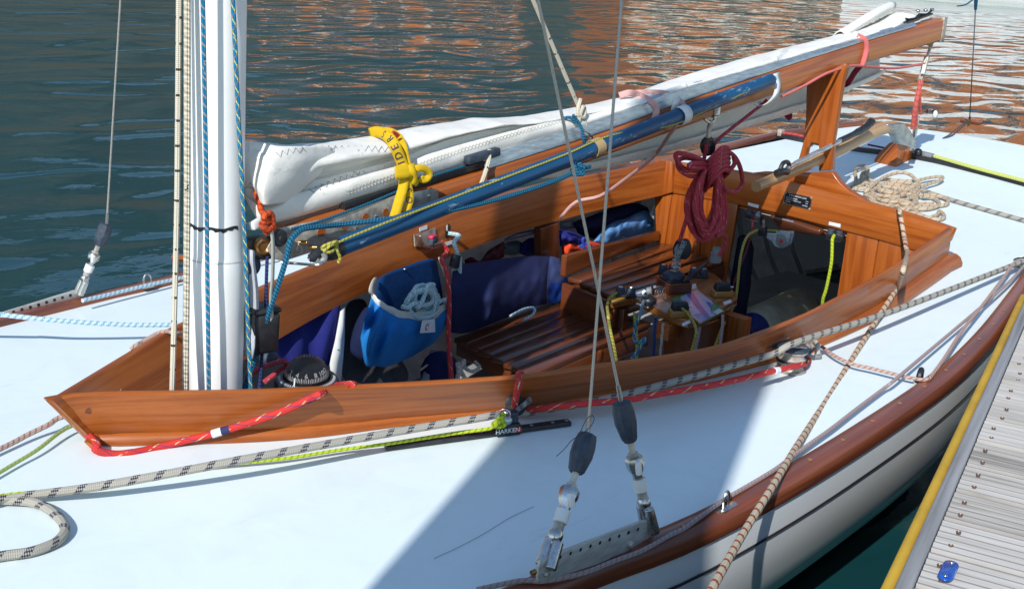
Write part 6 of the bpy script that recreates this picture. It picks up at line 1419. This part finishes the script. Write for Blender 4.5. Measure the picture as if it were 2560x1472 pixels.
label_plate([sface(*zz(a, b), .001) for a, b in ((574, 262), (630, 240), (632, 268), (576, 288))], par=BOAT, ext=(.0003, -.0012, 0))
label_plate([sface(*zz(a, b), .001) for a, b in ((758, 368), (815, 352), (815, 375), (760, 395))], par=BOAT, ext=(.0003, -.0012, 0))
M().poly([sface(*zz(a, b), .0006) for a, b in ((765, 250), (778, 235), (792, 232), (797, 250), (790, 300), (775, 340), (765, 330))], (.0003, -.001, 0)).build('slot', simple('slot_dark', (.01, .01, .012), .8), BOAT)
M().poly([sface(*zz(a, b), .0022) for a, b in ((766, 250), (774, 238), (780, 240), (776, 285), (768, 280))], (.0003, -.0006, 0)).build('slot_edge', WHT, BOAT)
line('control_line', [sface(*zz(782, 300), .002), sface(*zz(800, 315), .03), py(*zz(830, 365), .47), py(*zz(850, 430), .46), py(*zz(858, 460), .46)], .0062, R_TEAL, 'pale rope coming out of the slot in the far coaming')
M().tube
m = M(); m.tube(cat([py(*zz(850, 455), .455), py(*zz(838, 500), .455), py(*zz(828, 545), .455)], 4), [.013, .0135, .014, .014, .0145, .0145, .0145, .0145, .014], 12)
tag(m.build('hand_grip', BLK), 'black tubular grip on the rope beside the blue bag', 'grip')
line('control_line', [py(*zz(870, 470), .46), py(*zz(872, 560), .46), py(*zz(862, 640), .455), py(*zz(840, 700), .45), py(*zz(815, 750), .45)], .0062, R_TEAL, 'pale rope looping down behind the blue bag')
tag(M().grid([[py(*zz(808, 555), .47), py(*zz(855, 560), .47)], [py(*zz(815, 640), .46), py(*zz(850, 645), .46)], [py(*zz(822, 700), .46), py(*zz(830, 705), .46)]]).build('webbing_strap', WEBB, None, solid=.002), 'grey webbing triangle below the black grip', 'strap')
line('control_line', [sface(*zz(690, 360), .02), sface(*zz(712, 430), .03), py(*zz(740, 490), .44), py(*zz(765, 550), .41), py(*zz(783, 610), .38), py(*zz(790, 700), .36), py(*zz(795, 850), .34), py(*zz(790, 980), .32), py(*zz(795, 1150), .28), py(*zz(812, 1380), .22), py(*zz(815, 1480), .2)], .0070, R_RED, 'red rope falling from the far cleat bracket past the blue bag to the floor')
# navy bag on the lower bench
nb = thing('sail_bag', 'large navy sail bag sagging on the lower bench, bright blue end panel', 'bag', V((1.45, .52, -.2)))
def nbp(x, y, o): u, v = z85(x, y); return py(u, v, o)
top_ = [(830, 530, .50), (900, 520, .50), (1050, 500, .51), (1250, 475, .515), (1400, 462, .52), (1480, 465, .525), (1560, 470, .53), (1610, 500, .535), (1640, 570, .54)]
mid_ = [(800, 760, .40), (900, 740, .40), (1080, 720, .41), (1250, 690, .425), (1370, 670, .44), (1460, 640, .44), (1540, 640, .455), (1620, 640, .47), (1672, 650, .50)]
bot_ = [(790, 1020, .44), (900, 1030, .42), (1030, 990, .415), (1200, 920, .43), (1340, 860, .445), (1455, 825, .445), (1540, 810, .46), (1610, 790, .475), (1680, 755, .50)]
T_, D_, B__ = [cat(q, 5) for q in (top_, mid_, bot_)]; rows = []
for i in range(len(T_)):
    r = []
    r.append(nbp(T_[i].x, T_[i].y+20, .62)); r.append(nbp(T_[i].x, T_[i].y+2, T_[i].z+.03))
    for k in range(15):
        t = k/14; a, b, c = T_[i], D_[i], B__[i]
        q = a*(1-t)*(1-2*t)+b*4*t*(1-t)+c*t*(2*t-1) if True else a
        w_ = .010*nz.noise(V((i*.22, t*3, 5)))+.007*nz.noise(V((i*.5, t*6, 3)))
        if 1070 < q.x < 1240: w_ += .016*math.exp(-((q.x-1150+90*t)/45)**2)
        r.append(nbp(q.x, q.y, q.z-w_))
    rows.append(r)
k = 28
M().grid(rows[:k+1]).build('body', CNAV, nb, sub=1, ang=80); M().grid(rows[k:]).build('end_panel', cloth('blue_end_canvas', (.06, .085, .22), 1100, .8, .2, .4), nb, sub=1, ang=80)
lw = M().grid([[r[-1-q]+V((-.002, -.003, .001)) for q in range(7)] for r in rows[k+1:]]).build('end_band', cloth('bright_blue_band', (.012, .075, .42), 1100, .8, .1, .3), nb, sub=1, ang=80)
line('cord', [nbp(1235, 905, .41), nbp(1290, 875, .40), nbp(1350, 848, .40), nbp(1405, 842, .40), nbp(1418, 862, .39), nbp(1395, 900, .385), nbp(1335, 932, .38)], .0042, R_LIFE, 'pale flecked cord loop lying on the bench slats beside the navy bag')
# upper window stowage: orange bag, navy roll, faded blue bag
def wp3(x, y, o): u, v = z85(x, y); return py(u, v, o)
def bagmesh(pts_top, pts_bot, y0, bulge, n=9, back=.12, seed=1):
    A, Bq = cat([(a, b, 0) for a, b in pts_top], 5), cat([(a, b, 0) for a, b in pts_bot], 5); rows = []
    for i in range(len(A)):
        r = [wp3(A[i].x, A[i].y+8, y0+back)]
        e = math.sin(math.pi*(i+.5)/len(A))**.5
        for k in range(n):
            t = k/(n-1); q = A[i].lerp(Bq[i], t); g = math.sin(math.pi*t)**.7*e
            r.append(wp3(q.x, q.y, y0+.04-bulge*g-.014*nz.noise(V((i*.35+seed, t*3.3, seed)))-.008*nz.noise(V((i*.8, t*7, seed+3)))))
        rows.append(r)
    return M().grid(rows)
tag(bagmesh([(1600, 215), (1700, 200), (1800, 210)], [(1600, 275), (1700, 265), (1760, 250)], .70, .03, seed=2).build('grey_roll', cloth('grey_cloth', (.24, .25, .32)), None, sub=1, ang=80), 'pale grey rolled cloth under the far coaming behind the post', 'roll')
tag(bagmesh([(1690, 215), (1850, 160), (2000, 105), (2150, 75), (2240, 110)], [(1730, 300), (1840, 340), (2000, 290), (2120, 230), (2260, 170)], .68, .06, seed=5).build('navy_roll', CNAV, None, sub=1, ang=80), 'dark navy bag in the window recess behind the faded blue one', 'bag')
tag(bagmesh([(1840, 350), (1920, 255), (2000, 205), (2080, 185), (2160, 145), (2230, 130), (2270, 165), (2282, 230)], [(1860, 375), (1935, 410), (2030, 365), (2055, 325), (2140, 340), (2220, 310), (2270, 290), (2284, 250)], .61, .05, seed=7).build('sail_bag', CSKY, None, sub=1, ang=80), 'crumpled faded blue bag in the window recess beside the aft bulkhead', 'bag')
tag(bagmesh([(1600, 310), (1660, 300), (1740, 330), (1840, 355), (1920, 385)], [(1620, 480), (1640, 510), (1720, 490), (1830, 450), (1940, 408)], .60, .05, seed=9).build('orange_bag', CORG, None, sub=1, ang=80), 'orange bag in the window recess with a navy flap over it', 'bag')
tag(bagmesh([(1595, 275), (1660, 270), (1720, 290), (1780, 330)], [(1600, 395), (1650, 400), (1730, 410), (1790, 400)], .575, .035, seed=12).build('navy_flap', CIND, None, sub=1, ang=80), 'indigo cloth flap hanging over the orange bag', 'cloth')
line('drawcord', [wp3(1740, 400, .55), wp3(1770, 380, .54), wp3(1765, 345, .54), wp3(1790, 338, .54), wp3(1798, 365, .54), wp3(1770, 400, .54), wp3(1800, 412, .54), wp3(1845, 404, .55)], .0052, rope('cobalt_cord', (.025, .06, .40), (.05, .12, .5), .01), 'cobalt cord knotted over the orange bag')
line('drawcord', [wp3(1700, 480, .55), wp3(1760, 450, .545), wp3(1820, 415, .545), wp3(1845, 402, .55)], .0036, R_NAVY, 'thin dark cord across the front of the orange bag')
ht = M(); ht.poly([wp3(*q, .59) for q in ((2292, 95), (2285, 200), (2262, 165), (2275, 140))], (0, .004, 0)); tag(ht.build('white_sheet', WHT), 'sliver of white sheet behind the faded blue bag', 'sheet')
# clutter under the coaming behind the navy bag
tag(bagmesh([(905, 490), (960, 470), (1020, 500), (1070, 430), (1130, 390), (1200, 350)], [(910, 530), (970, 525), (1040, 520), (1100, 500), (1160, 490), (1195, 470)], .60, .03, seed=15).build('red_cloth', cloth('dull_red_cloth', (.10, .02, .025)), None, sub=1, ang=80), 'dull red cloth stuffed under the far coaming', 'cloth')
tag(bagmesh([(1195, 340), (1280, 300), (1380, 275), (1452, 262)], [(1200, 365), (1300, 335), (1400, 310), (1452, 292)], .62, .03, seed=17).build('pale_tube', cloth('lilac_cloth', (.30, .24, .32)), None, sub=1, ang=80), 'pale lilac tube lying under the far coaming', 'tube')
tag(bagmesh([(1320, 370), (1380, 330), (1450, 330)], [(1310, 450), (1380, 470), (1455, 460)], .66, .03, seed=19).build('blue_bundle', CIND, None, sub=1, ang=80), 'dark blue bundle under the coaming left of the post', 'bundle')
tag(bagmesh([(1170, 390), (1230, 360), (1290, 350), (1330, 370)], [(1180, 450), (1240, 460), (1300, 450), (1340, 440)], .68, .03, seed=23).build('grey_bundle', cloth('teal_grey_cloth', (.12, .16, .18)), None, sub=1, ang=80), 'grey green bundle under the far coaming beside the red cloth', 'bundle')
# cloths hanging forward: indigo sheet, white frame with grommet, grey sheet
ic = [[py(*z8(*q), y) for q, y in r] for r in (
    (((250, 905), .335), ((480, 770), .37), ((700, 640), .41), ((1010, 485), .42)),
    (((260, 930), .32), ((500, 860), .35), ((740, 790), .385), ((985, 620), .40)),
    (((330, 990), .31), ((520, 960), .335), ((760, 930), .355), ((960, 830), .38)),
    (((400, 1050), .30), ((560, 1070), .32), ((760, 1090), .335), ((930, 1000), .365)),
    (((470, 1100), .30), ((600, 1160), .32), ((760, 1200), .325), ((890, 1150), .35)))]
rows = []
for a in range(len(ic)-1):
    for t in (0, .25, .5, .75):
        r = []
        for b in range(3):
            for s in (0, .2, .4, .6, .8):
                p = ic[a][b].lerp(ic[a][b+1], s).lerp(ic[a+1][b].lerp(ic[a+1][b+1], s), t); r.append(p+V((0, -.010*math.sin((b+s)*5.2+(a+t)*.8), 0)))
        r.append(ic[a][3].lerp(ic[a+1][3], t)); rows.append(r)
tag(M().grid(rows).build('hanging_cloth', CIND, None, solid=.002, sub=1, ang=80), 'indigo cloth hanging in folds below the far coaming ahead of the blue bag', 'cloth')
wf = thing('sailcloth_strip', 'white panel edge with a green grommet hanging beside the indigo cloth', 'panel', py(840, 960, .44))
M().grid([[py(*z8(*q), y) for q, y in r] for r in ((((1012, 560), .40), ((1052, 520), .405)), (((960, 850), .37), ((1045, 850), .375)), (((900, 1100), .35), ((1030, 1050), .36)), (((930, 1290), .34), ((1005, 1290), .35)))]).build('panel', WHT, wf, solid=.004)
p = py(*z8(988, 955), .362); M().lathe(p, (0, -1, 0), [(.002, 0), (.0045, .001), (.0045, .002), (.002, .002)], 14).build('grommet', simple('green_grommet', (.02, .25, .14), .4), wf)
gs_ = [[py(*z8(*q), y) for q, y in r] for r in (
    (((1050, 480), .50), ((1160, 430), .505), ((1300, 420), .51)), (((1045, 800), .47), ((1150, 800), .48), ((1290, 800), .50)), (((1040, 1050), .45), ((1250, 1080), .455), ((1700, 1080), .50)), (((1000, 1310), .40), ((1400, 1320), .42), ((1720, 1320), .45)))]
tag(M().grid(gs_).build('grey_sheet', cloth('charcoal_cloth', (.075, .078, .09), 800, .85, .3, 1.0), None, solid=.003, sub=2, ang=80), 'charcoal sheet hanging below the blue bag', 'cloth')
fl_ = M().bar(py(1085, 880, .38), py(1060, 962, .30), .02, .02); tag(fl_.build('floor_batten', simple('grey_batten', (.20, .21, .22), .7), None, bevel=.003), 'grey batten leaning behind the red rope', 'batten')
line('stowed_rope', [py(1144, 905, .25), py(1146, 935, .24), py(1140, 960, .22), py(1150, 920, .26), py(1160, 905, .28), py(1152, 925, .26), py(1175, 960, .25), py(1210, 975, .25)], .0062, R_TWI, 'old cream rope end hanging under the front of the bench')
line('stowed_rope', [py(1160, 900, .30), py(1162, 918, .28), py(1180, 928, .27), py(1198, 918, .28), py(1188, 905, .31)], .0055, R_TWI, 'cream rope loop on the sole under the bench')
line('rope_end', [py(1050, 925, .3), py(1080, 905, .34), py(1118, 885, .40)], .0028, R_TAN, 'thin tan cord running under the bench end')
bb = M(); bb.ball(py(1100, 930, .32), (.055, .06), 16); tag(bb.build('blue_bundle', cloth('dark_blue_cloth', (.012, .015, .07))), 'dark blue bundle on the sole under the end of the bench', 'bundle')
sb_ = thing('sponge', 'rounded brown bung on the forward end of the upper bench', 'bung', py(*z85(1720, 650), .42)); 
m = M(); m.tube(cat([py(*z85(1672, 628), .43), py(*z85(1700, 645), .42), py(*z85(1728, 652), .415), py(*z85(1742, 658), .415)], 4), [.006]*4+[.010]*5+[.008]*4, 10); m.build('body', WS, sb_)
# ---------------------------------------------------------------- compass
cm = thing('compass', 'black domed steering compass with white numerals by the mast foot', 'compass', pdep(765, 985, 2.58))
cc0 = pdep(767, 944, 2.56); up = V((-.05, -.05, 1)).normalized()
M().lathe(cc0, up, [(.06, -.06), (.066, -.05), (.068, -.012), (.064, -.002), (.050, .003), (.047, -.004)], 48).build('bezel', BLK, cm)
GL, nt, b = mat('clear_dome'); b.inputs['Transmission Weight'].default_value = 1; b.inputs['Roughness'].default_value = .02; b.inputs['IOR'].default_value = 1.22; b.inputs['Base Color'].default_value = (.92, .90, .84, 1)
M().lathe(cc0, up, [(.0475*math.cos(a), .050*math.sin(a)) for a in [math.pi/2*i/12 for i in range(13)]], 40).build('dome', GL, cm)
cdv = M().lathe(cc0, up, [(.0435, -.004), (.0405, .013), (.030, .021), (.0, .023)], 40).build('card', simple('compass_card', (.012, .012, .014), .5), cm)
e = up.orthogonal().normalized(); g = up.cross(e); tk = M()
for i in range(72):
    a = 2*math.pi*i/72; d_ = e*math.cos(a)+g*math.sin(a)
    tk.bar(cc0+up*.0065+d_*.0424, cc0+up*(.0140 if i % 2 else .0155)+d_*(.0407 if i % 2 else .0398), .0011 if i % 2 else .0016, .0006, tuple(d_))
tk = tk.build('scale', LBL, cm); tk['kind'] = 'stuff'
va = (CP-cc0); va = (va-up*va.dot(up)).normalized(); vl = up.cross(va)
for s, a in (('2', -62), ('4', -32), ('6', -2), ('8', 30), ('10', 54), ('12', 76)):
    an = math.radians(a); d_ = va*math.cos(an)+vl*math.sin(an)
    text(cm, s, cc0+up*.0186+d_*.0352, up.cross(d_), up*.8-d_*.5, .0140, LBL, 'numeral', .0003)
M().bar(cc0+va*.046+up*.002+vl*-.026, cc0+va*.042+up*.018+vl*-.024, .003, .001, tuple(va)).build('lubber_line', LBL, cm)
for i in range(26):
    an = math.radians(-88+i*7); d_ = va*math.cos(an)+vl*math.sin(an)
    if i % 1 == 0: pass
m = M()
for i in range(40):
    an = math.radians(-95+i*4.9); d_ = va*math.cos(an)+vl*math.sin(an); m.bar(cc0+d_*.0545+up*.0032, cc0+d_*.0595+up*.0008, .0012, .0006, tuple(up))
m = m.build('bezel_scale', LBL, cm); m['kind'] = 'stuff'
for a in (-62, -46, -38): 
    an = math.radians(a); d_ = va*math.cos(an)+vl*math.sin(an); M().bar(cc0+d_*.0675-up*.012, cc0+d_*.0668-up*.05, .006, .0016, tuple(d_)).build('grey_stripe', GRP, cm)
line('control_line', [py(620, 945, .1), py(640, 925, .12), py(670, 912, .14), py(705, 902, .16), py(718, 912, .17), py(700, 925, .18), py(660, 955, .2)], .0058, R_CRIM, 'crimson rope loop on the floor between mast and compass')
m = M(); m.ball(py(672, 895, .18), (.022, .02), 12); tag(m.build('foot_block', RUB), 'dark block at the foot of the mast beside the compass', 'block')
# ---------------------------------------------------------------- repeats share a group
GR = {'cam_cleat': 'cam cleats in the cockpit', 'control_line': 'thin control lines about the boat', 'sail_tie': 'webbing ties round sail and boom', 'whipping': 'whippings on the red ropes',
      'rail_eye': 'steel eyes on the rails', 'warehouse': 'warehouses on the far quay', 'jib_sheet': 'jib sheets along the side deck', 'rail_line': 'sky blue ropes on the far side', 'sail_bag': 'cloth bags stowed under the far coaming'}
for o in COL.objects:
    k = o.name.split('.')[0]
    if o.parent is None and k in GR and not o.get('group'): o['group'] = GR[k]
